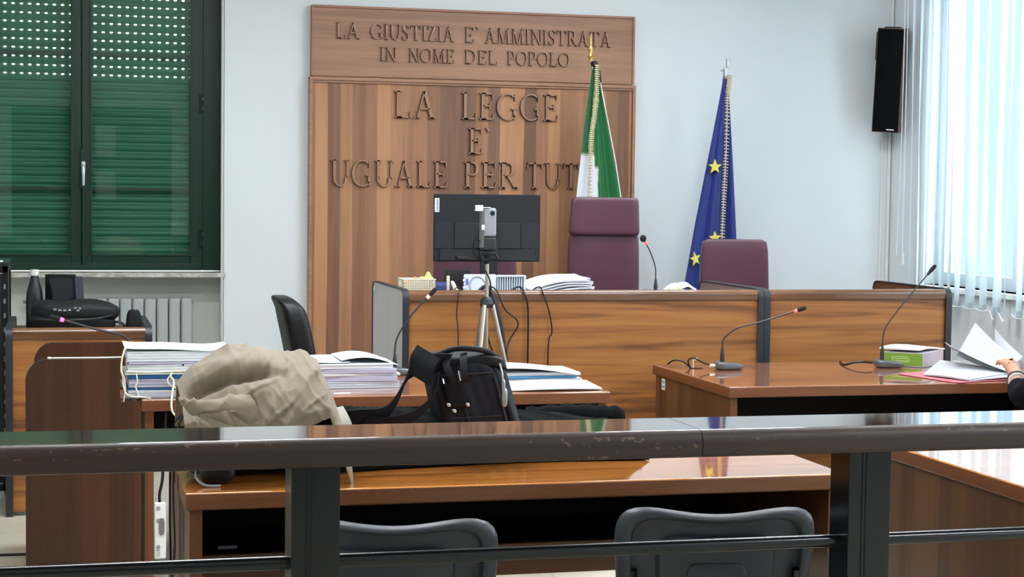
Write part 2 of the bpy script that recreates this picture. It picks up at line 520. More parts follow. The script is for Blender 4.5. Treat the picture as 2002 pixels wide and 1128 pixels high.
# ------------------------------------------------------------------ window_2 (right wall) and other windows
for i, (a_, b_) in enumerate(WIN):
    w2 = thing('window_%d' % (i + 2), 'x', 'x', (6.0, (a_ + b_) / 2, 1.0)); del w2['label']; del w2['category']; w2['kind'] = 'structure'
    f = nb()
    mid = (a_ + b_) / 2
    for (q0, q1) in ((a_, mid - 0.005), (mid + 0.005, b_)):
        box(f, 5.98, 6.05, q0, q0 + 0.07, 1.0, 3.2, 0.004); box(f, 5.98, 6.05, q1 - 0.07, q1, 1.0, 3.2, 0.004)
        box(f, 5.98, 6.05, q0 + 0.07, q1 - 0.07, 1.0, 1.09, 0.004); box(f, 5.98, 6.05, q0 + 0.07, q1 - 0.07, 3.11, 3.2, 0.004)
    obj('window_frame', f, plain('pale_frame', (205, 216, 222), 0.4), w2)
    f = nb(); box(f, 5.83, 6.12, a_ - 0.03, b_ + 0.03, 0.965, 1.0, 0.005); obj('window_sill', f, M_white, w2)

# ------------------------------------------------------------------ lettering: roman capitals built from strokes
def bar(P, x0, y0, x1, y1, t):
    P.append([(x0 - t / 2, y0), (x0 + t / 2, y0), (x1 + t / 2, y1), (x1 - t / 2, y1)])
def hb(P, x0, x1, y, t=0.05):
    P.append([(x0, y), (x1, y), (x1, y + t), (x0, y + t)])
def arc(P, cx, cy, rx, ry, a0, a1, tk, tn, n=12):
    """ring sector, thick where it runs vertically"""
    for i in range(n):
        q = []
        for a in (a0 + (a1 - a0) * i / n, a0 + (a1 - a0) * (i + 1) / n):
            a = math.radians(a); t = tn + (tk - tn) * abs(math.cos(a)) ** 1.5
            q.append(((cx + rx * math.cos(a), cy + ry * math.sin(a)), (cx + (rx - t) * math.cos(a), cy + (ry - tn) * math.sin(a))))
        P.append([q[0][0], q[1][0], q[1][1], q[0][1]])
TK, TN = 0.135, 0.055
def glyph(c):
    P = []
    def stem(x, t=TK, top=True, bot=True, s=0.2):
        bar(P, x, 0, x, 1, t)
        if bot: hb(P, x - s * 0.75, x + s * 0.75, 0, 0.045)
        if top: hb(P, x - s * 0.75, x + s * 0.75, 0.955, 0.045)
    if c == 'L':
        stem(0.17); hb(P, 0.17, 0.62, 0, TN); bar(P, 0.60, 0, 0.66, 0.24, 0.05); w = 0.68
    elif c == 'E':
        stem(0.17); hb(P, 0.17, 0.6, 0, TN); hb(P, 0.17, 0.6, 1 - TN, TN); hb(P, 0.17, 0.46, 0.49, TN)
        bar(P, 0.59, 0, 0.65, 0.22, 0.05); bar(P, 0.60, 0.80, 0.58, 1, 0.05); bar(P, 0.46, 0.42, 0.46, 0.62, 0.04); w = 0.68
    elif c == 'A':
        bar(P, 0.12, 0, 0.42, 1, 0.06); bar(P, 0.72, 0, 0.42, 1, TK); hb(P, 0.22, 0.62, 0.32, TN)
        hb(P, 0.0, 0.24, 0, 0.045); hb(P, 0.58, 0.88, 0, 0.045); w = 0.88
    elif c == 'G':
        arc(P, 0.48, 0.5, 0.48, 0.51, 50, 318, TK, TN, 20); bar(P, 0.80, 0.06, 0.80, 0.42, TK * 0.9); hb(P, 0.64, 0.93, 0.40, 0.045); bar(P, 0.80, 0.72, 0.80, 0.96, 0.045); w = 0.94
    elif c == 'I':
        stem(0.17); w = 0.34
    elif c == 'U':
        bar(P, 0.17, 0.34, 0.17, 1, TK); bar(P, 0.74, 0.3, 0.74, 1, 0.06); arc(P, 0.4375, 0.36, 0.335, 0.37, 180, 360, TK, TN, 12)
        hb(P, 0.02, 0.32, 0.955, 0.045); hb(P, 0.62, 0.86, 0.955, 0.045); w = 0.86
    elif c == 'S':
        arc(P, 0.31, 0.755, 0.25, 0.255, 35, 250, TK, TN, 12); arc(P, 0.31, 0.245, 0.27, 0.255, -145, 75, TK, TN, 12)
        P.append([(0.12, 0.60), (0.22, 0.66), (0.50, 0.42), (0.42, 0.34)]); bar(P, 0.53, 0.76, 0.53, 0.98, 0.045); bar(P, 0.07, 0.02, 0.07, 0.26, 0.045); w = 0.6
    elif c == 'T':
        stem(0.4, top=False); hb(P, 0.03, 0.77, 1 - TN, TN); bar(P, 0.02, 0.76, 0.06, 1, 0.05); bar(P, 0.78, 0.76, 0.74, 1, 0.05); w = 0.8
    elif c == 'Z':
        bar(P, 0.10, 0, 0.58, 1, TK); hb(P, 0.05, 0.66, 0, TN); hb(P, 0.05, 0.62, 1 - TN, TN); bar(P, 0.64, 0, 0.68, 0.24, 0.05); bar(P, 0.05, 0.76, 0.07, 1, 0.05); w = 0.7
    elif c == 'M':
        bar(P, 0.14, 0, 0.18, 1, 0.055); bar(P, 0.53, 0, 0.18, 1, TK); bar(P, 0.53, 0, 0.86, 1, 0.06); bar(P, 0.92, 0, 0.88, 1, TK)
        hb(P, 0.0, 0.26, 0, 0.045); hb(P, 0.78, 1.06, 0, 0.045); hb(P, 0.04, 0.2, 0.955, 0.045); hb(P, 0.86, 1.02, 0.955, 0.045); w = 1.06
    elif c == 'N':
        bar(P, 0.15, 0, 0.15, 1, 0.055); bar(P, 0.78, 0, 0.17, 1, TK); bar(P, 0.80, 0, 0.80, 1, 0.055)
        hb(P, 0.03, 0.28, 0, 0.045); hb(P, 0.02, 0.2, 0.955, 0.045); hb(P, 0.68, 0.92, 0.955, 0.045); w = 0.92
    elif c == 'O':
        arc(P, 0.48, 0.5, 0.48, 0.51, 0, 360, TK, TN, 28); w = 0.96
    elif c == 'D':
        stem(0.17); arc(P, 0.36, 0.5, 0.52, 0.5, -90, 90, TK, TN, 16); hb(P, 0.17, 0.37, 0, TN); hb(P, 0.17, 0.37, 1 - TN, TN); w = 0.9
    elif c == 'P' or c == 'R':
        stem(0.17); arc(P, 0.36, 0.735, 0.29, 0.265, -90, 90, TK, TN, 12); hb(P, 0.17, 0.37, 0.47, TN); hb(P, 0.17, 0.37, 1 - TN, TN); w = 0.66
        if c == 'R': bar(P, 0.72, 0, 0.38, 0.5, TK); hb(P, 0.62, 0.84, 0, 0.045); w = 0.8
    elif c == "'":
        P.append([(0.02, 1.02), (0.16, 0.86), (0.2, 0.9), (0.12, 1.06)]); w = 0.2
    return P, w


def letters(parent, text, xa, xb, zb, h, y, depth):
    gap = 0.10
    gl = [(glyph(c)) for c in text]
    tot = sum(w for _, w in gl) + gap * (len(text) - 1)
    sx = (xb - xa) / tot
    x = xa
    for (P, w), c in zip(gl, text):
        b = nb()
        for k, q in enumerate(P):
            q = [(x + px * sx, zb + pz * h) for px, pz in q]
            prism(b, q, 'y', y - depth, y + (k % 3) * 0.0003)
        bmesh.ops.recalc_face_normals(b, faces=b.faces[:])
        o = obj('letter', b, [W_letter, M_lshade], parent, at=(x + w * sx / 2, y, zb), sharp=20)
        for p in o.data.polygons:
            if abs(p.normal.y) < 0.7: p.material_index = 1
        x += (w + gap) * sx


M_lshade = plain('letter_side_shade', (22, 14, 11), 0.6)  # near-black sides paint the shadow outlines of the raised letters
upb = thing('wall_sign', 'upper brown wooden board with carved raised words about justice in the name of the people', 'sign', (2.745, 11.79, 2.36))
b = nb(); box(b, 1.625, 3.862, 11.735, 11.798, 2.362, 2.83, 0.003); obj('board', b, W_signtop, upb)
b = nb(); rectframe(b, 1.612, 3.875, 2.372, 2.843, 0.016, 0.016, 0.014, 0.016, 11.722, 11.798, 0.004)
obj('frame', b, W_signtop, upb)
Y1 = 11.7352
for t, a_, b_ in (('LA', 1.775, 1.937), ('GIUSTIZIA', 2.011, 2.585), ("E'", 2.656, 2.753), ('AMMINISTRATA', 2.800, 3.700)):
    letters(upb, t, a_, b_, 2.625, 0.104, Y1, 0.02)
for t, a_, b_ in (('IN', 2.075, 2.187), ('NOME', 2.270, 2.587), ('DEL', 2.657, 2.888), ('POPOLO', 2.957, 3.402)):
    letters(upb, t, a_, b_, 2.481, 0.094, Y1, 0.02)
lob = thing('wall_sign', 'tall striped wooden panel behind the bench saying the law is equal for all', 'sign', (2.745, 11.79, 0.0))
b = nb(); box(b, 1.62, 3.866, 11.742, 11.798, 0.0, 2.34, 0.003); obj('board', b, W_sign, lob)
b = nb(); box(b, 1.600, 1.622, 11.715, 11.798, 0.0, 2.362, 0.005); box(b, 3.864, 3.886, 11.715, 11.798, 0.0, 2.362, 0.005)
box(b, 1.600, 3.886, 11.712, 11.798, 2.342, 2.366, 0.006); box(b, 1.622, 3.864, 11.725, 11.75, 2.328, 2.344, 0.004)
obj('moulding', b, W_signtop, lob)
Y2 = 11.7422
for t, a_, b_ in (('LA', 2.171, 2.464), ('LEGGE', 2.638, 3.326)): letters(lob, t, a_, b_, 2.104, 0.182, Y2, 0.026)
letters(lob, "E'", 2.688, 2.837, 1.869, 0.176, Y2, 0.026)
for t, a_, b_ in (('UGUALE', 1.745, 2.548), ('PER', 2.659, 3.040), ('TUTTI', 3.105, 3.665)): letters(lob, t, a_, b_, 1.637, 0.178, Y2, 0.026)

# ------------------------------------------------------------------ benches
def bench(name, label, x0, x1, y0, depth, ztop, desk, left=True, right=True, bw=0.034, zback=0.0, side_mat=None):
    t = thing(name, label, 'desk', ((x0 + x1) / 2, y0, 0))
    xi0 = x0 + (bw if left else 0); xi1 = x1 - (bw if right else 0)
    b = nb(); box(b, xi0, xi1, y0 + 0.018, y0 + 0.043, 0.02, ztop - 0.058, 0.001); obj('front_panel', b, W_bench, t)
    # rolled top rail
    pr = []
    r = 0.024
    for k in range(7):
        a = PI * 0.5 * k / 6
        pr.append((y0 + 0.008 + r - r * math.cos(a), ztop - 0.006 - r + r * math.sin(a)))
    pr = [(y0 + 0.045, ztop - 0.062), (y0 + 0.012, ztop - 0.062), (y0 + 0.008, ztop - 0.056)] + pr + [(y0 + 0.062, ztop - 0.006), (y0 + 0.066, ztop - 0.012), (y0 + 0.066, ztop - 0.062)]
    b = nb(); prism(b, pr, 'x', xi0, xi1); obj('top_roll', b, W_roll, t)
    b = nb(); box(b, xi0, xi1, y0 + 0.067, y0 + depth - 0.08, desk - 0.025, desk, 0.002); obj('work_surface', b, W_roll, t)
    for flag, xa in ((left, x0), (right, x1 - bw)):
        if not flag: continue
        R = 0.05
        y1 = y0 + depth
        out = [(y0, 0.0)]
        for k in range(7):
            a = PI / 2 * k / 6; out.append((y0 + R - R * math.cos(a), ztop - R + R * math.sin(a)))
        for k in range(7):
            a = PI / 2 * k / 6; out.append((y1 - R + R * math.sin(a), ztop - R + R * math.cos(a)))
        out.append((y1, 0.0))
        inn = [(y0 + 0.004, 0.0)] + [(min(max(y, y0 + 0.004), y1 - 0.004), z - 0.004) for y, z in out[1:-1]] + [(y1 - 0.004, 0.0)]
        b = nb(); prism(b, inn, 'x', xa + 0.004, xa + bw - 0.004); obj('side_panel', b, side_mat or W_side, t)
        b = nb()
        n = len(out); V = []
        ctr = []
        for i, (y, z) in enumerate(out):
            # inward offset of 4 mm makes a thin black band around the panel edge
            if i == 0: iy, iz = y + 0.006, z
            elif i == n - 1: iy, iz = y - 0.006, z
            else:
                iy = y + (0.006 if i <= 7 else -0.006) * (1 if (i <= 7 or i > 7) else 0) * abs(1 if i in (1, n - 2) else 0.7)
                iz = z - 0.006
            V.append([b.verts.new((xa, y, z)), b.verts.new((xa + bw, y, z)), b.verts.new((xa + bw, iy, iz)), b.verts.new((xa, iy, iz))])
        for i in range(n - 1):
            for k in range(4): b.faces.new((V[i][k], V[i][(k + 1) % 4], V[i + 1][(k + 1) % 4], V[i + 1][k]))
        b.faces.new(V[0]); b.faces.new(V[-1][::-1])
        obj('edge_band', b, M_edge, t)
    return t


W_glare = wood('side_wood_glare', (124, 112, 102), (140, 127, 116), (150, 138, 126), 'z', 'y', plank=0.1, rough=0.3, coat=0.5, contrast=0.3, streak=0.2)  # greyish tone paints a grazing reflection into the brown side wood
bench('judge_bench', 'long wooden judge bench under the burgundy chairs, with papers and monitor on it', 1.684, 3.665, 8.8, 0.92, 1.105, 1.055, side_mat=W_glare)
bench('judge_bench', 'shorter wooden bench section right of the black dividing band, nothing on it', 3.667, 4.78, 8.8, 0.92, 1.105, 1.055)
bench('clerk_bench', 'small wooden bench below the green window, black backpack lying on it', -0.268, 0.430, 8.8, 0.82, 0.926, 0.88)
b = nb(); box(b, 1.70, 5.86, 8.88, 11.70, 0.0, 0.2, 0.003); o = struct('dais', b, wood('dais_wood', (90, 60, 42), (120, 84, 60), (140, 100, 72), 'x', 'y', plank=0.1, rough=0.4, coat=0.2))
b = nb(); box(b, 1.6835 - 0.0025, 1.6836, 9.62, 9.645, 1.055, 1.08); tag(obj('sticker', b, M_white, at=(1.683, 9.63, 1.055)), 'tiny white sticker high on the left end of the judge bench', 'sticker')

# ------------------------------------------------------------------ tables
def table(name, label, x0, x1, y0, y1, top=W_top, shelf=False, back=0.08, z=0.75, dark=True):
    t = thing(name, label, 'table', ((x0 + x1) / 2, (y0 + y1) / 2, 0))
    b = nb(); box(b, x0, x1, y0, y1, z - 0.05, z, 0.007, 3)
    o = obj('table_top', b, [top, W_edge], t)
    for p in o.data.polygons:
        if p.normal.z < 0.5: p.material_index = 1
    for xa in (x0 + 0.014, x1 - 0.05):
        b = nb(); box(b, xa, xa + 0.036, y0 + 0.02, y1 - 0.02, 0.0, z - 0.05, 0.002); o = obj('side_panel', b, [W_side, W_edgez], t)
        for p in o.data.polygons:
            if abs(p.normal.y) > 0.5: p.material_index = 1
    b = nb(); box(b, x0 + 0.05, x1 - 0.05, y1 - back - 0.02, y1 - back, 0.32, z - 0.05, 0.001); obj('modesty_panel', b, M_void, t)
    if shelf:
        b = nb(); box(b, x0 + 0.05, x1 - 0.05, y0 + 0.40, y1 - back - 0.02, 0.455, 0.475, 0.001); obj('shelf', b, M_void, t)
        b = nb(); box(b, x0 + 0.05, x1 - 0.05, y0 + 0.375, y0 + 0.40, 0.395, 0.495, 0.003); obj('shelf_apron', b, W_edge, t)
    return t


W_edgez = wood('panel_edge_wood', (96, 60, 40), (124, 80, 55), (146, 98, 68), 'z', 'x', plank=0.06, rough=0.45, coat=0.03, contrast=0.3, mul=(.66, .58, .4), spec=0.35)
table('table', 'front wooden table with black bags on it, right behind the railing', 0.332, 2.345, 4.95, 5.98, shelf=True)
table('table', 'wooden table at the lower right corner, its glossy top reflecting the blinds', 2.765, 4.77, 4.42, 5.56, shelf=True)
table('table', 'middle wooden table carrying stacks of white papers and a microphone', 0.310, 2.300, 7.215, 8.18, top=W_top2)
table('table', 'glossy wooden table at right with two microphones and the open file', 2.885, 4.92, 7.315, 8.37, top=W_top2)
b = nb(); box(b, 2.8965, 2.8992, 8.21, 8.255, 0.635, 0.69); st = thing('socket_sticker', 'small white square sticker on the side of the right table', 'sticker', (2.897, 8.23, 0.635))
obj('label_base', b, M_white, st)
b = nb()
for (y, z) in ((8.222, 0.65), (8.242, 0.65), (8.222, 0.672), (8.242, 0.675)): box(b, 2.8955, 2.8966, y - 0.005, y + 0.005, z - 0.005, z + 0.006)
obj('print', b, M_black, st)

# stenographer side desk: two upright end boards with one rounded corner
t = thing('side_desk', 'brown side desk of two tall upright boards with rounded corners at left', 'desk', (0.08, 7.6, 0))
def endboard(x0, x1, z1, R, notch=None):
    p = [(x0, 0.0)]
    for k in range(9):
        a = PI / 2 * k / 8; p.append((x0 + R - R * math.cos(a), z1 - R + R * math.sin(a)))
    if notch: p += [(notch, z1), (notch, 0.74)]
    else: p += [(x1, z1)]
    if notch: p += [(x1, 0.74)]
    p += [(x1, 0.0)]
    return p
for (x0, x1, y, nt_) in ((-0.140, 0.309, 7.225, 0.226), (-0.118, 0.300, 8.02, None)):
    b = nb(); prism(b, endboard(x0, x1, 0.915, 0.085, nt_)[::-1], 'y', y, y + 0.03); o = obj('end_board', b, W_front, t)
    b = nb()
    out = endboard(x0, x1, 0.915, 0.085, nt_)[:10]
    pts = [(px - 0.001, y + 0.015, pz) for px, pz in out]
    V = []
    for i, (px, pz) in enumerate(out):
        V.append([b.verts.new(q) for q in ((px - 0.003, y - 0.001, pz + 0.002), (px - 0.003, y + 0.031, pz + 0.002), (px + 0.002, y + 0.031, pz - 0.002), (px + 0.002, y - 0.001, pz - 0.002))])
    for i in range(len(V) - 1):
        for k in range(4): b.faces.new((V[i][k], V[i][(k + 1) % 4], V[i + 1][(k + 1) % 4], V[i + 1][k]))
    b.faces.new(V[0]); b.faces.new(V[-1][::-1])
    obj('edge_trim', b, plain('dark_trim', (40, 30, 26), 0.5), t)
b = nb(); box(b, -0.11, 0.30, 7.257, 8.018, 0.70, 0.725, 0.002); obj('work_surface', b, W_top2, t)

# ------------------------------------------------------------------ the railing
t = thing('railing', 'worn brown wooden handrail on black metal posts across the front', 'railing', (1.2, 4.0, 0))
def rail_part(x0, x1):
    ya, yb = 3.852, 4.105
    pr = [(ya + 0.018, 0.985), (ya + 0.006, 0.988), (ya + 0.001, 0.996), (ya, 1.008), (ya, 1.022)]
    for k in range(1, 7):
        a = PI / 2 * k / 6; pr.append((ya + 0.028 - 0.028 * math.cos(a), 1.022 + 0.028 * math.sin(a)))
    pr += [(yb - 0.012, 1.05), (yb, 1.04), (yb, 0.992), (yb - 0.008, 0.985)]
    b = nb(); prism(b, pr, 'x', x0, x1)
    o = obj('handrail', b, [W_rail, W_railtop], t, at=(x0, 4.0, 1.0), sharp=25)
    for p in o.data.polygons:
        if p.normal.z > 0.985: p.material_index = 1
rail_part(-1.6, 1.4555); rail_part(1.4575, 4.4)
def post(xc):
    x0, x1, y0, y1 = xc - 0.056, xc + 0.056, 3.935, 4.045
    b = nb()
    box(b, x0, x1, y0, y1, 0.0, 0.986, 0.003)
    obj('post', b, M_blackmetal, t)
    b = nb()
    for dx in (-0.020, -0.010): box(b, xc + dx - 0.0015, xc + dx + 0.0015, y0 - 0.002, y0, 0.0, 0.985)
    obj('post_groove', b, M_black, t)
    b = nb(); box(b, x0 - 0.03, x1 + 0.03, y0 - 0.03, y1 + 0.03, 0.0, 0.012, 0.003); obj('foot_plate', b, M_blackmetal, t)
for xc in (-0.85, 0.5565, 1.927, 3.30): post(xc)
for a_, b_ in ((-0.794, 0.5005), (0.6125, 1.871), (1.983, 3.244), (3.356, 4.4), (-1.6, -0.906)):
    b = nb()
    for zc in (0.748, 0.38):
        tube(b, [(a_, 3.99, zc), (b_, 3.99, zc)], 0.0165, 16)
    obj('cross_bar', b, M_blackmetal, t)

# ------------------------------------------------------------------ plastic chairs
M_plast = plain('grey_plastic_shell', (54, 57, 64), 0.42, bump=0.15, bscale=500)
def plastic_chair(label):
    t = thing('stacking_chair', label, 'chair', (0, 0, 0), None)
    W, H0, H1 = 0.272, 0.455, 0.775
    cz, hz = 0.60, 0.172
    def shape(r, th):
        e = 5.0
        c, s = math.cos(th), math.sin(th)
        d = (abs(c) ** e + abs(s) ** e) ** (1 / e)
        x = r * c / d; z = r * s / d
        x *= (1 - 0.06 * (1 - z) * 0.8)
        zz = cz + z * hz + (0.012 * math.cos(x * PI) * -1 + 0.008 * abs(x) ** 3) * max(0, z) * 1.1
        return x * W, zz, x, z
    def yoff(x, z, r):
        y = 0.035 * (1 - x * x) * -1 + 0.035 * (z + 1) * -0.9     # curved backwards (towards -y) in the middle and leaning
        return y
    b = nb()
    rs = [0.0, 0.2, 0.4, 0.56, 0.575, 0.60, 0.74, 0.825, 0.84, 0.865, 0.92, 0.97, 1.0, 0.99, 0.94, 0.85, 0.5, 0.0]
    hs = [.013, .013, .013, .013, .010, -.009, -.009, -.009, -.004, .018, .023, .017, -.004, -.018, -.026, -.024, -.020, -.020]
    n = 72; rings = []
    for i, (r, h) in enumerate(zip(rs, hs)):
        if r == 0:
            x, z, xn, zn = shape(0.0001, 0); rings.append([b.verts.new((0, yoff(0, 0, 0) - h, cz))]); continue
        ring = []
        for k in range(n):
            th = 2 * PI * k / n
            x, z, xn, zn = shape(r, th)
            ring.append(b.verts.new((x, yoff(xn, zn, r) - h, z)))
        rings.append(ring)
    for i in range(len(rings) - 1):
        A, B = rings[i], rings[i + 1]
        for k in range(n):
            if len(A) == 1: b.faces.new((A[0], B[k], B[(k + 1) % n]))
            elif len(B) == 1: b.faces.new((A[k], B[0], A[(k + 1) % n]))
            else: b.faces.new((A[k], B[k], B[(k + 1) % n], A[(k + 1) % n]))
    obj('backrest', b, M_plast, t, sharp=60)
    # grip boss with three finger ridges
    b = nb(); softbox(b, (0.0, -0.078, 0.560), (0.078, 0.013, 0.062), 6, 8)
    for dx in (-0.025, 0.0, 0.025): softbox(b, (dx, -0.091, 0.560), (0.009, 0.005, 0.020), 3, 5)
    obj('grip_boss', b, M_plast, t, sharp=60)
    b = nb()
    def seat(u, v):
        x = (u - 0.5) * 0.46; y = 0.06 + v * 0.42
        return Vector((x, y, 0.435 + 0.05 * abs(2 * u - 1) ** 3 * 0.3 - 0.02 * math.sin(v * PI) - (0.04 * max(0, v - 0.85) / 0.15)))
    sheet(b, seat, 17, 13, 0.012); obj('seat', b, M_plast, t, sharp=60)
    b = nb()
    for sx in (-1, 1):
        tube(b, smooth_pts([(sx * 0.215, -0.055, 0.60), (sx * 0.215, -0.01, 0.47), (sx * 0.215, 0.05, 0.425), (sx * 0.215, 0.42, 0.42)]), 0.011, 10)
    tube(b, [(-0.215, 0.10, 0.42), (0.215, 0.10, 0.42)], 0.010); tube(b, [(-0.215, 0.40, 0.418), (0.215, 0.40, 0.418)], 0.010)
    obj('frame', b, M_blackmetal, t)
    for sx in (-1, 1):
        for (ya, yb) in ((0.10, -0.02), (0.38, 0.46)):
            b = nb(); tube(b, [(sx * 0.215, ya, 0.42), (sx * 0.235, yb, 0.0)], 0.011, 10); obj('leg', b, M_blackmetal, t)
    return t
pc = plastic_chair('grey plastic chair back behind the left railing post')
pc.location = (0.835, 4.475, 0.0); pc.rotation_euler = (0, 0, math.radians(-11)); pc['group'] = 'grey plastic chairs behind the railing'; pc.scale = (1.04, 1, 0.985)
dup(pc, (1.722, 4.475, 0.0), math.radians(-10), 'grey plastic chair nearest the right railing post')
pc.parent = None
o = dup(pc, (4.63, 6.70, 0), 0, 'grey plastic chair under the person at the right table'); o['group'] = 'grey plastic chairs behind the railing'

# ------------------------------------------------------------------ burgundy judge chairs
M_burg = plain('burgundy_leather', (80, 44, 58), 0.42, coat=0.15, bump=0.2, bscale=260, var=0.04)
def judge_chair(label, x, y, ztop, hi, w, rz=0.0, tilt=0.0):
    t = thing('judge_chair', label, 'chair', (0, 0, 0), 'burgundy leather chairs behind the judge bench')
    zb = 0.62
    H = ztop - zb
    b = nb()
    def pad(z0, z1, wid, th, yo):
        def fn(p):
            k = (p.z + 1) / 2
            q = p.copy()
            q.x *= (1 + 0.05 * (1 - k))
            q.y += 0.35 * (1 - p.x * p.x) * 0.4
            return q
        softbox(b, (0, yo, (z0 + z1) / 2), (wid / 2, th / 2, (z1 - z0) / 2), 9, 14, fn)
    if hi:
        pad(zb, ztop - 0.17, w, 0.09, 0.006); obj('backrest', b, M_burg, t, sharp=50)
        b = nb()
        def fh(p):
            q = p.copy(); q.x = q.x * (0.965 - 0.03 * p.z) + 0.02 * (p.z + 1) / 2; q.y += 0.18 * (1 - p.x * p.x); return q
        softbox(b, (0, -0.006, ztop - 0.116), (w / 2 + 0.002, 0.062, 0.117), 14, 16, fh); obj('headrest', b, M_burg, t, sharp=50)
    else:
        def fl(p):
            q = p.copy(); q.x *= 0.97 - 0.11 * (p.z + 1) / 2; q.y += 0.2 * (1 - p.x * p.x); return q
        softbox(b, (0, 0, (zb + ztop) / 2), (w / 2, 0.05, H / 2), 16, 16, fl); obj('backrest', b, M_burg, t, sharp=50)
    b = nb(); softbox(b, (0, -0.28, 0.60), (w / 2 + 0.02, 0.26, 0.055), 6, 10); obj('seat', b, M_burg, t, sharp=50)
    for sx in (-1, 1):
        b = nb(); tube(b, smooth_pts([(sx * (w / 2 + 0.03), 0.0, 0.72), (sx * (w / 2 + 0.05), -0.1, 0.82), (sx * (w / 2 + 0.05), -0.38, 0.82), (sx * (w / 2 + 0.03), -0.42, 0.60)]), 0.018, 10); obj('armrest', b, M_black, t)
    b = nb(); tube(b, [(0, -0.25, 0.27), (0, -0.25, 0.56)], 0.03, 12)
    for k in range(5):
        a = 2 * PI * k / 5; tube(b, [(0, -0.25, 0.29), (0.3 * math.cos(a), -0.25 + 0.3 * math.sin(a), 0.25)], [0.024, 0.014], 8)
    obj('pedestal', b, M_black, t)
    for k in range(5):
        a = 2 * PI * k / 5; b = nb(); lathe(b, [(0.0, -0.012), (0.022, -0.012), (0.024, 0), (0.022, 0.012), (0.0, 0.012)], (0.3 * math.cos(a), -0.25 + 0.3 * math.sin(a), 0.224), 14, 'x'); obj('caster', b, M_black, t)
    t.location = (x, y, 0); t.rotation_euler = (tilt, 0, rz)
    return t
judge_chair('tall burgundy leather chair with headrest, in front of the green white flag', 3.205, 10.25, 1.585, True, 0.43, math.radians(-12))
judge_chair('low burgundy leather chair in front of the blue flag', 4.04, 10.2, 1.335, False, 0.47, math.radians(-14))
judge_chair('burgundy leather chair hidden behind the black monitor', 2.40, 10.25, 1.30, False, 0.56, math.radians(-6))

# ------------------------------------------------------------------ flags
def cloth_cone(x_top, z_top, zb, yc, lf, rf, folds, amp, phase, th=0.004, mat=None, colf=None):
    """cloth hanging from the top point, spreading downwards with vertical folds"""
    b = nb()
    def fn(u, v):
        z = z_top + (zb - z_top) * v
        xl, xr = lf(v), rf(v)
        x = xl + (xr - xl) * u
        w = min(1.0, v * 1.6 + 0.04)
        y = yc - amp * w * math.sin(u * folds * 2 * PI + phase + 0.6 * math.sin(v * 3)) - 0.35 * amp * w * math.sin(u * folds * 4.7 * PI + 1.3 + v * 2)
        x += 0.25 * amp * w * math.sin(u * folds * 4 * PI + phase)
        return Vector((x, y, z))
    sheet(b, fn, 61, 60, th)
    return b
m, nt, bs = newmat('tricolour_cloth')
N = nt.nodes; K = nt.links
at = N.new('ShaderNodeAttribute'); at.attribute_name = 'Col'
K.new(at.outputs['Color'], bs.inputs['Base Color']); bs.inputs['Roughness'].default_value = 0.62; bs.inputs['Sheen Weight'].default_value = 0.2
M_flagcol = m
def paint(o, fn):
    ca = o.data.color_attributes.new('Col', 'FLOAT_COLOR', 'CORNER')
    for l in o.data.loops:
        ca.data[l.index].color = fn(o.data.vertices[l.vertex_index].co)
def flagpole(t, base, tip, r=0.012):
    b = nb(); tube(b, [base, tip], r, 12); obj('pole', b, M_gold if 'it' in t.name else M_steel, t)
    b = nb(); lathe(b, [(0.0, 0.2), (0.15, 0.2), (0.155, 0.215), (0.13, 0.235), (0.04, 0.25), (0.025, 0.30), (0.0, 0.30)], (base[0], base[1], 0.0), 24); obj('base', b, M_steel, t)
FY = 11.3
it = thing('national_flag', 'green, white and red flag furled on a pole before the wooden panel', 'flag', (3.60, FY, 0.2))
flagpole(it, (3.52, FY + 0.03, 0.21), (3.45, FY + 0.03, 2.50))
# side visible here: green with a white lower-left part
b = cloth_cone(3.45, 2.465, 0.75, FY, lambda v: 3.447 - 0.205 * min(1, v * 1.0) ** 0.8 * (1.0), lambda v: 3.462 + 0.345 * v ** 1.0, 2.2, 0.032, 0.4)
o = obj('flag_cloth', b, M_flagcol, it)
G, Wh, Rd = L((16, 106, 52)), L((225, 228, 235)), L((190, 40, 50))
org = Vector(o['_org'])
def itcol(co):
    x, z = co.x + org.x, co.z + org.z
    v = max(0.0, (2.465 - z) / (2.465 - 0.75))
    xl, xr = 3.447 - 0.205 * v ** 0.8, 3.462 + 0.345 * v
    u = (x - xl) / max(1e-4, xr - xl)
    lim = 1.88 if x < 3.457 else (1.77 if x < 3.482 else -9)
    if z < lim: return Wh if z > 1.15 - 0.5 * u else Rd
    return G
paint(o, itcol)
def fringe(t, pts, w, mat, n=120):
    b = nb()
    P_ = smooth_pts(pts, n // (len(pts) - 1))
    tube(b, P_, 0.005, 6)
    for i, p in enumerate(P_):
        if i % 2: continue
        ww = w * (0.85 + 0.3 * random.random())
        tube(b, [p + Vector((-ww / 2, -0.004, 0.001)), p + Vector((0, -0.009, 0)), p + Vector((ww / 2, -0.004, -0.002))], 0.0042, 5)
    return obj('gold_cord', b, mat, t)
M_cord = plain('cream_cord', (214, 200, 160), 0.7)
fringe(it, [(3.452, FY - 0.06, 2.46), (3.447, FY - 0.07, 2.28), (3.432, FY - 0.075, 2.13), (3.412, FY - 0.08, 1.98), (3.407, FY - 0.085, 1.80), (3.402, FY - 0.085, 1.5), (3.39, FY - 0.085, 1.1)], 0.034, M_cord, 150)
b = nb(); softbox(b, (3.45, FY, 2.475), (0.02, 0.03, 0.02), 3, 6); tube(b, [(3.45, FY - 0.03, 2.48), (3.47, FY - 0.045, 2.42), (3.485, FY - 0.05, 2.35)], [0.014, 0.012, 0.006], 8)
obj('ribbon', b, plain('dark_green_ribbon', (20, 52, 40), 0.6), it)
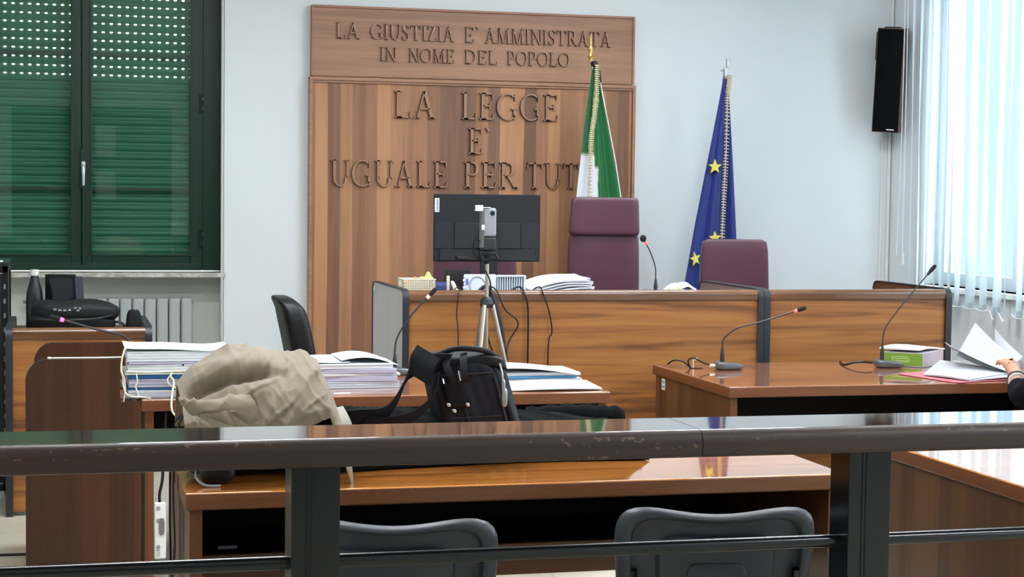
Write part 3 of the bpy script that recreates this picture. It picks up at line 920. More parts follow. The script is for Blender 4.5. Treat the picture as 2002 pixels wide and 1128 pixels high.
b = nb(); tube(b, [(3.478, FY - 0.035, 2.38), (3.60, FY - 0.035, 1.82), (3.655, FY - 0.035, 1.50), (3.73, FY - 0.03, 1.1)], 0.004, 6); obj('hem', b, M_white, it)
b = nb(); lathe(b, [(0.0, 2.48), (0.013, 2.485), (0.012, 2.51), (0.02, 2.525), (0.012, 2.54), (0.018, 2.57), (0.02, 2.585), (0.009, 2.60), (0.006, 2.63), (0.0, 2.70)], (3.435, FY + 0.03, 0), 14, sx=1.0, sy=0.6)
tube(b, [(3.40, FY + 0.02, 2.64), (3.43, FY + 0.02, 2.60)], 0.003, 6)
obj('finial', b, M_gold, it)

eu = thing('european_flag', 'dark blue flag with yellow stars furled on a steel pole', 'flag', (4.39, FY, 0.2))
flagpole(eu, (4.30, FY + 0.03, 0.21), (4.392, FY + 0.03, 2.46))
lf = lambda v: 4.375 - 0.33 * v + 0.04 * max(0, v - 0.6); rf = lambda v: 4.405 + 0.085 * min(1, v * 1.35) - 0.06 * max(0, v - 0.8)
b = cloth_cone(4.39, 2.42, 0.75, FY, lf, rf, 1.8, 0.026, 2.2)
blue = plain('blue_flag_cloth', (20, 42, 122), 0.6, sheen=0.2)
obj('flag_cloth', b, blue, eu)
fringe(eu, [(4.398, FY - 0.05, 2.42), (4.382, FY - 0.06, 2.25), (4.376, FY - 0.065, 1.9), (4.366, FY - 0.065, 1.6), (4.358, FY - 0.065, 1.3), (4.35, FY - 0.065, 0.9)], 0.034, plain('beige_cord', (205, 190, 155), 0.7), 150)
M_star = plain('yellow_star', (226, 214, 96), 0.6)
def star(x, z, r, rot, y=FY - 0.045, sx=1.0):
    b = nb(); p = []
    for k in range(10):
        a = PI / 2 + rot + k * PI / 5; q = r if k % 2 == 0 else r * 0.42; p.append((x + q * math.cos(a) * sx, z + q * math.sin(a)))
    prism(b, p[::-1], 'y', y, y + 0.02); obj('star', b, M_star, eu)
star(4.308, 1.80, 0.05, 0.0); star(4.318, 1.315, 0.048, 0.1); star(4.178, 1.172, 0.05, 0.25, sx=0.75)
b = nb(); box(b, 4.378, 4.40, FY - 0.01, FY + 0.03, 2.40, 2.47, 0.003); box(b, 4.398, 4.418, FY, FY + 0.03, 2.48, 2.54, 0.004); tube(b, [(4.35, FY, 2.455), (4.38, FY, 2.455)], 0.004)
obj('finial', b, M_steel, eu)

# ------------------------------------------------------------------ loudspeaker on the wall
sp = thing('loudspeaker', 'tall black column loudspeaker hanging high on the wall by the corner', 'speaker', (0, 0, 0))
b = nb(); box(b, -0.098, 0.098, 0.0, 0.13, -0.37, 0.37, 0.006); obj('cabinet', b, wood('walnut_cabinet', (70, 46, 34), (94, 64, 48), (112, 80, 60), 'z', 'y', plank=0.2, rough=0.4, coat=0.1), sp)
b = nb(); box(b, -0.091, 0.091, -0.014, 0.001, -0.363, 0.363, 0.004); gr = obj('grille', b, plain('black_grille', (9, 10, 12), 0.85, spec=0.1, bump=0.5, bscale=900), sp)
b = nb(); box(b, 0.012, 0.066, -0.0165, -0.013, -0.352, -0.345); obj('badge', b, M_white, sp)
b = nb(); box(b, -0.112, -0.094, 0.03, 0.16, 0.14, 0.34, 0.003); box(b, -0.112, 0.0, 0.125, 0.20, 0.16, 0.32, 0.003); box(b, -0.05, 0.05, 0.0, 0.1, 0.368, 0.378, 0.002); obj('bracket', b, M_black, sp)
sp.location = (5.70, 11.50, 2.438); sp.rotation_euler = (math.radians(5), math.radians(3.5), math.radians(-39))
b = nb(); box(b, 5.85, 5.872, 11.775, 11.798, 0, 3.7, 0.003); box(b, 5.80, 5.815, 11.785, 11.798, 0, 2.3, 0.002)
tag(obj('cable_conduit', b, M_white, at=(5.86, 11.79, 0)), 'thin white cable conduit running up the far corner', 'conduit')

# ------------------------------------------------------------------ vertical blinds
m, nt, bs = newmat('blind_fabric')
N = nt.nodes; K = nt.links
tl = N.new('ShaderNodeBsdfTranslucent'); tl.inputs[0].default_value = (0.80, 0.88, 0.92, 1)
ms = N.new('ShaderNodeMixShader'); ms.inputs[0].default_value = 0.45
bs.inputs['Base Color'].default_value = (0.82, 0.88, 0.9, 1); bs.inputs['Roughness'].default_value = 0.7
K.new(bs.outputs[0], ms.inputs[1]); K.new(tl.outputs[0], ms.inputs[2]); K.new(ms.outputs[0], N['Material Output'].inputs['Surface'])
M_slat = m
M_chain = plain('white_bead_chain', (240, 244, 246), 0.5)
vb = thing('vertical_blind', 'white vertical blind in front of the bright right window', 'blind', (5.75, 10.2, 3.22))
b = nb(); box(b, 5.73, 5.77, 8.3, 11.35, 3.22, 3.26, 0.004); obj('head_rail', b, M_white, vb)
ysl = [11.21, 11.098, 10.973, 10.842, 10.736, 10.631, 10.525, 10.355, 10.19, 10.01, 9.903, 9.738, 9.58, 9.42, 9.26, 9.10, 8.94, 8.78, 8.62, 8.46]
zb_ = 0.90
for i, y in enumerate(ysl):
    z0 = zb_ - 0.004 * max(0, i - 5)
    a = math.radians(47 + (6 if i % 2 else -3)) if i > 5 else math.radians(20 + 5 * (i % 2))
    wd = 0.0635
    if i == 10: a = math.radians(35); wd = 0.045
    def fn(u, v, y=y, a=a, wd=wd, z0=z0, i=i):
        s_ = (u - 0.5) * 2; tw = a + 0.12 * math.sin(v * 4 + i)
        c = 0.005 * (1 - s_ * s_)
        return Vector((5.75 + s_ * wd * math.sin(tw) - c * math.cos(tw) + 0.004 * math.sin(v * 6 + i), y + s_ * wd * math.cos(tw) + c * math.sin(tw), z0 + (3.22 - z0) * v))
    b = nb(); sheet(b, fn, 7, 16, 0.0008); s_ = obj('slat', b, M_slat, vb, sharp=60)
    b = nb(); box(b, -0.045, 0.045, -0.003, 0.003, -0.02, 0.02, 0.001); xform(b, Matrix.Translation((5.75, y, z0 + 0.015)) @ Matrix.Rotation(-a + PI / 2 - PI / 2, 4, 'Z') @ Matrix.Rotation(PI / 2, 4, 'Z'))
    obj('slat_weight', b, plain('blind_weight', (196, 206, 212), 0.5), s_)
b = nb()
for i in range(6, len(ysl) - 1):
    y0, y1 = ysl[i], ysl[i + 1]
    sag = 0.010 if i < 9 else (0.05 if i in (9, 10) else 0.02)
    pts = [(5.70, y0 + (y1 - y0) * k / 8, zb_ + 0.005 - 0.003 * (i - 5) - sag * math.sin(PI * k / 8)) for k in range(9)]
    tube(b, pts, 0.0035, 6)
    if i == 9: tube(b, [(p[0] + 0.09, p[1] + 0.04, p[2] - 0.02) for p in pts], 0.0035, 6)
obj('bead_chain', b, M_chain, vb)
b = nb(); tube(b, smooth_pts([(5.70, 11.27, 3.2), (5.70, 11.27, 2.2), (5.69, 11.29, 1.2)], 6), 0.003, 6); tube(b, [(5.70, 11.22, 3.2), (5.70, 11.22, 1.2)], 0.003, 6)
tube(b, [(5.70, 11.205, 1.14), (5.70, 11.205, 1.22)], 0.010, 8)
obj('pull_cord', b, M_chain, vb)

# ------------------------------------------------------------------ radiator
rd = thing('radiator', 'pale ribbed radiator under the green window', 'radiator', (0.5, 11.95, 0.12))
M_rad = plain('radiator_enamel', (178, 184, 181), 0.4)
x = -0.19; k = 0
while x < 0.80:
    b = nb(); box(b, x + 0.003, x + 0.077, 11.93, 12.0, 0.14, 0.875, 0.018, 3); obj('radiator_section', b, M_rad, rd); x += 0.080
b = nb(); tube(b, [(0.77, 11.97, 0.845), (0.83, 11.97, 0.845)], 0.009, 8); tube(b, [(0.83, 11.97, 0.845), (0.852, 11.97, 0.845)], 0.014, 10); obj('valve', b, plain('valve_metal', (120, 116, 110), 0.35, 0.8), rd)
b = nb(); tube(b, [(-0.25, 11.97, 0.85), (-0.19, 11.97, 0.85)], 0.011, 8); obj('valve', b, plain('valve_metal', (120, 116, 110), 0.35, 0.8), rd)
for q in (-0.1, 0.7):
    b = nb(); box(b, q, q + 0.02, 11.95, 11.98, 0.0, 0.16, 0.002); obj('foot', b, M_rad, rd)

# ------------------------------------------------------------------ text helper for small printed marks
def text_mesh(name, s, size, mat, parent, loc, rot=(PI / 2, 0, 0), rz=0.0):
    cu = bpy.data.curves.new(name, 'FONT'); cu.body = s; cu.size = size; cu.extrude = 0.0006; cu.align_x = 'CENTER'; cu.align_y = 'CENTER'
    to = bpy.data.objects.new(name, cu); COL.objects.link(to)
    bpy.context.view_layer.update()
    me = bpy.data.meshes.new_from_object(to.evaluated_get(bpy.context.evaluated_depsgraph_get()))
    bpy.data.objects.remove(to)
    me.materials.clear(); me.materials.append(mat)
    o = bpy.data.objects.new(name, me); COL.objects.link(o)
    o.rotation_euler = rot; o['_org'] = tuple(loc)
    if parent is not None: o.parent = parent; o.location = Vector(loc) - Vector(parent['_org'])
    else: o.location = loc
    return o


# ------------------------------------------------------------------ monitor on the judge bench
M_mon = plain('monitor_back', (27, 29, 33), 0.45, spec=0.3, bump=0.15, bscale=700)
M_mon2 = plain('monitor_back_pad', (34, 36, 40), 0.5, spec=0.3)
mo = thing('monitor', 'black computer monitor seen from behind on the judge bench', 'monitor', (2.246, 9.32, 1.055))
b = nb(); box(b, 1.948, 2.544, 9.30, 9.325, 1.228, 1.595, 0.004)
obj('screen_housing', b, M_mon, mo)
b = nb(); box(b, 1.952, 2.06, 9.295, 9.301, 1.30, 1.44, 0.001); box(b, 2.435, 2.535, 9.294, 9.301, 1.30, 1.44, 0.001); box(b, 2.06, 2.43, 9.285, 9.301, 1.30, 1.44, 0.003); box(b, 1.98, 2.51, 9.29, 9.301, 1.235, 1.297, 0.003)
obj('back_cover', b, M_mon2, mo)
b = nb(); box(b, 2.20, 2.30, 9.262, 9.285, 1.08, 1.42, 0.006); obj('stand', b, M_mon, mo)
b = nb(); box(b, 2.10, 2.40, 9.20, 9.42, 1.056, 1.072, 0.006); obj('foot', b, M_mon, mo)
b = nb(); box(b, 1.951, 1.976, 9.297, 9.3, 1.497, 1.572); lb = obj('badge', b, plain('badge_grey', (215, 218, 220), 0.5), mo)
text_mesh('badge_text', 'Lenovo', 0.022, M_black, lb, (1.9635, 9.2965, 1.535), rot=(PI / 2, -PI / 2, 0))

# ------------------------------------------------------------------ tripod with the upright camera
tp = thing('tripod', 'slim silver tripod standing in front of the judge bench', 'tripod', (2.053, 8.5, 0))
M_alu = plain('champagne_aluminium', (196, 186, 172), 0.3, 0.8)
b = nb(); tube(b, [(2.053, 8.5, 0.55), (2.053, 8.5, 1.255)], 0.0095, 12); obj('column', b, M_alu, tp)
b = nb(); lathe(b, [(0, 1.03), (0.028, 1.03), (0.036, 1.05), (0.03, 1.075), (0.016, 1.085), (0, 1.085)], (2.053, 8.5, 0), 16); obj('spider', b, M_edge, tp)
for a in (-125, -5, 112):
    r = math.radians(a)
    p0 = Vector((2.053 + 0.03 * math.cos(r), 8.5 + 0.03 * math.sin(r), 1.045)); p1 = Vector((2.053 + 0.27 * math.cos(r), 8.5 + 0.27 * math.sin(r), 0.01))
    mid = p0.lerp(p1, 0.38)
    b = nb(); tube(b, [p0, mid], 0.0115, 10); tube(b, [mid, p1], 0.008, 10); tube(b, [mid - (p1 - p0) * 0.02, mid + (p1 - p0) * 0.02], 0.015, 10)
    lg = obj('leg', b, M_alu, tp)
    b = nb(); softbox(b, p1 + Vector((0, 0, 0.004)), (0.014, 0.014, 0.012), 3, 5); obj('rubber_foot', b, M_black, lg)
    b = nb(); tube(b, [p0.lerp(p1, 0.45), (2.053, 8.5, 0.6)], 0.004, 6); obj('brace', b, M_edge, lg)
b = nb(); tube(b, [(2.053, 8.5, 1.25), (2.053, 8.5, 1.30)], 0.017, 12); softbox(b, (2.053, 8.5, 1.302), (0.034, 0.028, 0.012), 6, 6)
box(b, 2.02, 2.10, 8.48, 8.52, 1.262, 1.278, 0.003); tube(b, [(2.09, 8.49, 1.30), (2.10, 8.45, 1.27)], 0.006, 8); tube(b, [(2.02, 8.5, 1.27), (1.98, 8.47, 1.272)], 0.006, 8)
obj('pan_head', b, M_black, tp)
b = nb(); tube(b, [(1.985, 8.47, 1.272), (1.96, 8.45, 1.276), (1.875, 8.41, 1.282)], [0.006, 0.011, 0.012], 10); obj('pan_handle', b, M_black, tp)
vc = thing('conference_camera', 'upright grey conference camera mounted on top of the silver tripod', 'camera', (2.053, 8.5, 1.314))
b = nb(); box(b, 2.020, 2.094, 8.475, 8.52, 1.315, 1.385, 0.012, 3); obj('base', b, M_edge, vc)
b = nb(); box(b, 2.020, 2.094, 8.475, 8.52, 1.385, 1.528, 0.012, 3); obj('body', b, [plain('silver_grey_body', (150, 152, 160), 0.35, 0.3)], vc)
b = nb(); box(b, 2.014, 2.03, 8.47, 8.515, 1.33, 1.526, 0.004); obj('side_cover', b, plain('grey_cover', (88, 88, 90), 0.4), vc)
b = nb(); lathe(b, [(0, -0.006), (0.010, -0.006), (0.012, 0), (0, 0)], (2.072, 8.475, 1.502), 16, 'y'); obj('lens', b, M_black, vc)
b = nb(); box(b, 1.982, 2.022, 8.468, 8.472, 1.513, 1.542, 0.001); box(b, 2.02, 2.06, 8.47, 8.50, 1.528, 1.532, 0.001); box(b, 2.016, 2.03, 8.467, 8.47, 1.42, 1.445); obj('tag', b, M_white, vc)
b = nb()
tube(b, smooth_pts([(2.02, 8.50, 1.36), (1.985, 8.50, 1.37), (1.98, 8.50, 1.31), (2.01, 8.5, 1.27), (2.06, 8.47, 1.17), (2.09, 8.60, 1.08), (2.10, 8.77, 1.03), (2.13, 8.775, 0.85), (2.2, 8.76, 0.6), (2.2, 8.76, 0.02)]), 0.004, 6)
tag(obj('camera_cable', b, M_black, at=(2.02, 8.5, 1.36)), 'thin black cable dropping from the conference camera to the floor', 'cable')

# cables hanging down the front of the bench
def cable(pts, r, label, mat=M_black, group=None):
    b = nb(); tube(b, smooth_pts(pts), r, 7); return tag(obj('cable', b, mat, at=pts[0]), label, 'cable', group)
Yc = 8.792
cable([(2.12, 9.0, 1.075), (2.13, 8.85, 1.118), (2.15, Yc, 1.09), (2.19, Yc - .01, 0.95), (2.215, Yc - .01, 0.80), (2.23, Yc, 0.4), (2.24, Yc, 0.01)], 0.010, 'thickest dark blue cable bundle hanging over the bench beside the tripod', plain('navy_cable', (30, 36, 52), 0.5))
cable([(2.15, 9.0, 1.075), (2.16, 8.85, 1.115), (2.18, Yc, 1.09), (2.22, Yc - .012, 1.0), (2.29, Yc - .012, 0.93), (2.24, Yc - .012, 0.83), (2.23, Yc - .03, 0.72), (2.30, Yc - .02, 0.3), (2.3, Yc, 0.01)], 0.004, 'thin black cable kinked outwards on the bench front')
cable([(2.30, 9.05, 1.075), (2.31, 8.85, 1.115), (2.325, Yc, 1.08), (2.345, Yc, 0.98), (2.345, Yc, 0.6), (2.34, Yc, 0.01)], 0.005, 'straight dark grey cable hanging down the middle of the bench front')
cable([(2.42, 9.05, 1.075), (2.42, 8.85, 1.115), (2.43, Yc, 1.07), (2.46, Yc, 0.98), (2.475, Yc, 0.88), (2.455, Yc, 0.76), (2.47, Yc, 0.01)], 0.0038, 'rightmost thin dark cable hanging on the bench front')
cable([(1.99, 9.05, 1.075), (1.985, 8.85, 1.115), (1.975, Yc, 1.08), (1.965, Yc, 0.98), (1.975, Yc, 0.8), (1.97, Yc, 0.01)], 0.003, 'leftmost thin cable on the bench front, left of the tripod')
cable([(-0.9, 7.7, 0.006), (-0.5, 7.85, 0.006), (-0.2, 7.86, 0.006), (0.0, 7.85, 0.006), (0.15, 7.9, 0.006)], 0.006, 'black cable lying on the pale floor at the lower left')

# ------------------------------------------------------------------ papers
M_print = plain('printed_lines', (150, 152, 160), 0.8)
def paper_sheet(b, cx, cy, z, w, d, rot, th=0.002, curl=0.0, cz=None, nu=9, nv=9, wav=0.0, ph=0.0):
    M = Matrix.Translation((cx, cy, z)) @ Matrix.Rotation(rot, 4, 'Z')
    def fn(u, v):
        x = (u - 0.5) * w; y = (v - 0.5) * d
        zz = th + curl * (2 * u - 1) ** 2 * (0.6 + 0.4 * v) + (wav * math.sin(u * 5 + ph) * math.sin(v * 4 + ph) if wav else 0)
        return M @ Vector((x, y, zz))
    sheet(b, fn, nu, nv, th)
def file_stack(specs, cx, cy, z, w, d, group, cat='papers'):
    """specs: (thickness, material, dx, rot, name, label)"""
    for th, mat, dx, rot, nm, lbl in specs:
        b = nb()
        box(b, -w / 2, w / 2, -d / 2, d / 2, 0, th, min(0.003, th * 0.3))
        # page edges stepped a little
        n = max(1, int(th / 0.006))
        for k in range(n):
            e = random.uniform(-0.004, 0.004)
            box(b, -w / 2 + 0.003 + e, w / 2 - 0.003 + e, -d / 2 - 0.002 + random.uniform(-.002, .002), d / 2, th * (k + 0.15) / n, th * (k + 0.75) / n)
        xform(b, Matrix.Translation((cx + dx, cy, z)) @ Matrix.Rotation(rot, 4, 'Z'))
        tag(obj(nm, b, mat, at=(cx + dx, cy, z)), lbl, cat, group)
        z += th + 0.0006
    return z
M_pap2 = plain('paper_cool', (200, 206, 218), 0.8, var=0.02)
M_lil = plain('paper_lilac', (184, 180, 200), 0.8)
M_blue = plain('blue_folder', (28, 88, 140), 0.6)
M_blue2 = plain('blue_folder_pale', (80, 150, 196), 0.6)
M_card = plain('card_cream', (204, 210, 200), 0.75)
g = 'files of the tied stack on the middle table'
cx, cy, w, d = 0.458, 7.41, 0.41, 0.30
zt = file_stack([
    (0.020, M_pap2, 0.000, 0.00, 'file', 'lowest white file of the tied stack, resting on the middle table'),
    (0.012, M_paper, 0.004, 0.01, 'file', 'thin white file second from the bottom of the tied stack'),
    (0.010, M_blue, 0.002, -0.01, 'folder', 'lower blue folder in the tied stack'),
    (0.034, M_lil, 0.006, 0.01, 'file', 'thick lilac-white file between the two blue folders'),
    (0.016, M_blue, 0.004, 0.0, 'folder', 'upper blue folder in the tied stack'),
    (0.008, M_card, -0.008, 0.0, 'card_cover', 'pale card cover lying over the upper blue folder'),
    (0.034, M_paper, 0.004, -0.01, 'file', 'white file with black dots above the card cover'),
    (0.010, M_lil, 0.006, 0.01, 'file', 'thin lilac file near the top of the tied stack'),
    (0.042, M_paper, 0.0, 0.0, 'file', 'thick white file at the top of the tied stack')], cx, cy, 0.7506, w, d, g)
b = nb()
M_ = Matrix.Identity(4)
def fn(u, v): return Vector((cx - 0.213 + 0.426 * u, cy - 0.155 + 0.33 * v, zt + 0.004 + 0.012 * (abs(2 * u - 1) ** 4) + 0.006 * math.sin(u * 5)))
sheet(b, fn, 17, 9, 0.0025)
cv = obj('cover', b, M_card, None, at=(cx, cy, zt)); tag(cv, 'upturned pale cover lying on top of the tied stack', 'cover', g)
b = nb()
for q in ((cx + 0.02, 0.885), (cx + 0.115, 0.885)): lathe(b, [(0, -0.001), (0.004, -0.001), (0.004, 0.0), (0, 0)], (q[0], cy - 0.1555, q[1]), 10, 'y')
o = obj('dots', b, M_black, None, at=(cx, cy - 0.155, 0.885)); 
for c in COL.objects:
    if c.get('label') == 'white file with black dots above the card cover':
        o.parent = c; o.location = Vector((cx, cy - 0.155, 0.885)) - Vector(c['_org'])
M_tape = plain('cream_tape', (232, 226, 200), 0.7)
yf = cy - 0.162
st = thing('binding_tape', 'cream cloth tapes tied around and hanging off the left paper stack', 'string', (0.24, yf, 0.86))
for k, (pts, r) in enumerate((
    ([(0.250, yf, zt + 0.01), (0.243, yf - .005, 0.95), (0.228, yf - .01, 0.88), (0.236, yf - .006, 0.84), (0.24, yf - .01, 0.80), (0.26, yf - .012, 0.765), (0.32, yf - .012, 0.757), (0.345, yf - .03, 0.755)], 0.0035),
    ([(0.236, yf, 0.93), (0.232, yf - .006, 0.87), (0.244, yf - .01, 0.83), (0.245, yf - .01, 0.78), (0.236, yf - .01, 0.72), (0.226, yf - .01, 0.70)], 0.0028),
    ([(0.29, yf - .004, 0.857), (0.295, yf - .006, 0.82), (0.288, yf - .005, 0.80), (0.298, yf - .006, 0.77), (0.302, yf - .01, 0.758)], 0.003),
    ([(0.436, yf - .003, 0.865), (0.428, yf - .008, 0.84), (0.440, yf - .01, 0.82), (0.432, yf - .03, 0.77), (0.428, yf - .06, 0.72), (0.44, yf - .06, 0.69), (0.47, yf - .05, 0.675)], 0.004),
    ([(0.43, yf - .003, 0.85), (0.415, yf - .008, 0.825), (0.43, yf - .01, 0.80), (0.452, yf - .012, 0.79), (0.46, yf - .014, 0.775)], 0.003),
    ([(0.25, yf - .004, 0.862), (0.35, yf - .006, 0.858), (0.45, yf - .006, 0.862), (0.55, yf - .004, 0.866)], 0.0032))):
    b = nb(); tube(b, smooth_pts(pts), r, 7); obj('tape', b, M_tape, st)
b = nb(); tube(b, smooth_pts([(0.232, 7.245, 0.921), (0.15, 7.24, 0.920), (0.02, 7.24, 0.9205), (-0.048, 7.236, 0.9205)]), 0.0032, 7); softbox(b, (-0.05, 7.236, 0.921), (0.009, 0.007, 0.005), 2.5, 5)
tag(obj('white_string', b, M_white, at=(0.1, 7.24, 0.918)), 'white string lying along the top edge of the tall brown board', 'string')

g = 'loose files in the middle of the table'
cx, cy, w, d = 1.19, 7.66, 0.42, 0.34
zt = file_stack([
    (0.030, M_pap2, 0.02, 0.02, 'file', 'lowest file of the middle paper pile beside the microphone'),
    (0.022, M_lil, 0.018, -0.03, 'file', 'lilac-white file second from bottom in the middle pile'),
    (0.012, M_paper, 0.02, 0.04, 'file', 'thin white file third from bottom in the middle pile'),
    (0.018, M_lil, 0.012, -0.02, 'file', 'lilac-edged file just under the top file of the middle pile'),
    (0.022, M_paper, -0.01, 0.03, 'file', 'white file near the top of the middle pile, under the open sheets')], cx, cy, 0.7506, w, d, g)
b = nb()
paper_sheet(b, cx - 0.11, cy, zt + 0.006, 0.24, 0.33, 0.05, 0.0015, 0.0, wav=0.003, ph=1)
tag(obj('paper_sheet', b, M_paper, at=(cx - 0.11, cy, zt)), 'flat white sheet on the left of the middle pile', 'paper', g)
b = nb()
def fn(u, v):
    return Vector((cx - 0.02 + 0.25 * u, cy - 0.15 + 0.31 * v - 0.0, zt + 0.014 + 0.020 * math.sin(min(1, u * 1.1) * PI * 0.8) - 0.035 * u * u))
sheet(b, fn, 15, 9, 0.002)
tag(obj('paper_sheet', b, M_paper, at=(cx + 0.1, cy, zt + 0.01)), 'curling white sheet on the right of the middle pile', 'paper', g)

g = 'files at the right end of the middle table'
b = nb()
def fn(u, v): return Vector((1.86 + 0.42 * u + 0.02 * v, 7.27 + 0.31 * v + 0.01 * u, 0.7585 + 0.004 * math.sin(u * 3) + 0.002 * v))
sheet(b, fn, 13, 9, 0.006)
tag(obj('paper_sheets', b, M_paper, at=(2.07, 7.42, 0.755)), 'flat white sheets at the near right end of the middle table', 'papers', g)
cx, cy = 2.07, 7.79
zt = file_stack([(0.014, M_pap2, 0.03, -0.02, 'file', 'lower white file behind the flat sheets, right of the bag'),
                 (0.012, M_blue2, 0.0, 0.03, 'folder', 'pale blue folder among the papers right of the black bag'),
                 (0.014, M_paper, 0.02, 0.0, 'file', 'white file lying over the pale blue folder')], cx, cy, 0.7506, 0.40, 0.30, g)
b = nb()
def fn(u, v): return Vector((1.86 + 0.40 * u, 7.62 + 0.33 * v, zt + 0.008 + 0.022 * math.sin(u * 2.4 + 0.7) * (1 - 0.3 * v) - 0.014 * u))
sheet(b, fn, 15, 9, 0.004)
tag(obj('open_file', b, M_paper, at=(2.06, 7.78, zt)), 'slightly raised open white file on top, right of the black bag', 'papers', g)
b = nb(); tube(b, [(1.10, 7.262, 0.755), (1.17, 7.268, 0.755)], 0.004, 8)
tag(obj('pen', b, M_white, at=(1.135, 7.265, 0.751)), 'white pen lying at the near edge of the middle table', 'pen')

# judge bench pile: sagging folded files
g = 'sagging files on the judge bench'
zt = 1.056
lab = ['lowest sagging white file of the pile before the tall burgundy chair', 'second sagging file from the bottom of the bench pile', 'third sagging file from the bottom of the bench pile', 'file just below the top two of the bench pile', 'file right under the top sheet of the bench pile', 'topmost white file of the bench pile, its left side sloping down']
for k in range(6):
    b = nb()
    th = 0.013
    x0 = 2.42 - 0.006 * (k % 3); x1 = 2.775 - 0.012 * (k % 2) - 0.004 * k
    def fn(u, v, k=k, x0=x0, x1=x1):
        lift = 0.0145 * k + 0.011
        s_ = math.sin(min(1.0, u * 1.25) * PI / 2)
        return Vector((x0 + (x1 - x0) * u, 9.0 + 0.30 * v, zt + lift * (0.45 + 0.55 * s_) + 0.003 * math.sin(7 * u + k) + (0.004 * (v) * k) + 0.006 * u))
    sheet(b, fn, 17, 6, th * 0.62)
    # folded right edge
    e = fn(1, 0.5)
    tube(b, [(e.x - 0.002, 9.002, e.z - 0.004), (e.x + 0.004, 9.15, e.z - 0.004), (e.x - 0.002, 9.298, e.z - 0.002)], 0.0052, 8)
    tag(obj('file', b, [M_paper, M_pap2][k % 2], at=(2.6, 9.15, zt)), lab[k], 'papers', g)
# basket, blue box, black box, white holder
bk = thing('wire_basket', 'cream mesh basket at the left end of the judge bench', 'basket', (1.802, 9.02, 1.056))
M_bk = plain('cream_wire', (214, 208, 186), 0.5)
b = nb()
x0, x1, y0, y1, z0, z1 = 1.716, 1.888, 8.96, 9.10, 1.056, 1.148
for i in range(15):
    x = x0 + (x1 - x0) * i / 14
    for y in (y0, y1): tube(b, [(x, y, z0), (x, y, z1)], 0.0022, 5)
for i in range(10):
    y = y0 + (y1 - y0) * i / 9
    for x in (x0, x1): tube(b, [(x, y, z0), (x, y, z1)], 0.0022, 5)
for j in range(8):
    z = z0 + (z1 - z0) * j / 7
    tube(b, [(x0, y0, z), (x1, y0, z), (x1, y1, z), (x0, y1, z), (x0, y0, z)], 0.0022 if j < 7 else 0.004, 5)
obj('mesh_wall', b, M_bk, bk)
b = nb(); box(b, x0, x1, y0, y1, z0, z0 + 0.004); obj('bottom', b, M_bk, bk)
b = nb(); softbox(b, (1.852, 9.03, 1.15), (0.038, 0.022, 0.010), 4, 6); softbox(b, (1.863, 9.03, 1.165), (0.016, 0.012, 0.022), 2.5, 6, lambda p: Vector((p.x * (1 - 0.5 * p.z), p.y, p.z)))
tag(obj('highlighter', b, plain('lime_plastic', (190, 220, 120), 0.5), at=(1.852, 9.03, 1.14)), 'light green clip lying on the mesh basket', 'clip')
b = nb(); tube(b, [(1.73, 9.02, 1.13), (1.80, 9.05, 1.154)], 0.006, 8)
tag(obj('pencil', b, plain('orange_wood', (214, 150, 100), 0.5), at=(1.76, 9.03, 1.14)), 'orange pencil sticking out of the mesh basket', 'pencil')
b = nb(); softbox(b, (1.945, 9.08, 1.092), (0.048, 0.05, 0.036), 7, 8); tag(obj('tape_holder', b, plain('blue_plastic', (48, 66, 120), 0.5), at=(1.945, 9.08, 1.056)), 'small blue holder right of the mesh basket', 'holder')
b = nb(); box(b, 1.962, 1.978, 9.02, 9.035, 1.056, 1.165, 0.003); softbox(b, (2.0, 9.0, 1.10), (0.012, 0.01, 0.04), 3, 6, lambda p: Vector((p.x - 1.2 * p.z, p.y, p.z))); softbox(b, (2.02, 9.0, 1.075), (0.01, 0.01, 0.02), 3, 5)
tag(obj('stapler', b, plain('cream_plastic', (222, 214, 196), 0.4), at=(1.99, 9.02, 1.056)), 'cream stapler standing by the small blue holder', 'stapler')
b = nb(); box(b, 1.975, 2.12, 9.13, 9.19, 1.056, 1.195, 0.006); tag(obj('desk_phone', b, plain('dark_brown_plastic', (26, 22, 22), 0.45), at=(2.05, 9.16, 1.056)), 'dark box standing left of the monitor foot', 'box')
ho = thing('document_holder', 'translucent white document holder in front of the monitor foot', 'holder', (2.2, 9.0, 1.056))
M_hold = plain('ice_plastic', (214, 224, 236), 0.35)
b = nb(); box(b, 2.045, 2.215, 8.975, 8.985, 1.056, 1.175, 0.003)
for k in range(6): softbox(b, (2.05 + 0.004 * (k % 2), 8.98, 1.066 + 0.019 * k), (0.012, 0.008, 0.009), 3, 5)
obj('front_plate', b, M_hold, ho)
b = nb(); rectframe(b, 2.215, 2.385, 1.058, 1.168, 0.008, 0.012, 0.008, 0.008, 8.99, 9.05, 0.002)
for k in range(11): box(b, 2.23 + k * 0.013, 2.235 + k * 0.013, 8.995, 9.05, 1.064, 1.16, 0.001)
obj('divider_rack', b, M_hold, ho)
b = nb()
for a in range(24):
    a0 = 2 * PI * a / 24; a1 = 2 * PI * (a + 1) / 24
    tube(b, [(2.115 + 0.042 * math.cos(a0), 8.972, 1.118 + 0.045 * math.sin(a0)), (2.115 + 0.042 * math.cos(a1), 8.972, 1.118 + 0.045 * math.sin(a1))], 0.0025, 5)
obj('ring', b, plain('grey_ring', (150, 150, 152), 0.4), ho)
b = nb(); box(b, 2.052, 2.066, 8.972, 8.975, 1.12, 1.15); obj('blue_mark', b, plain('blue_mark', (90, 110, 200), 0.5), ho)
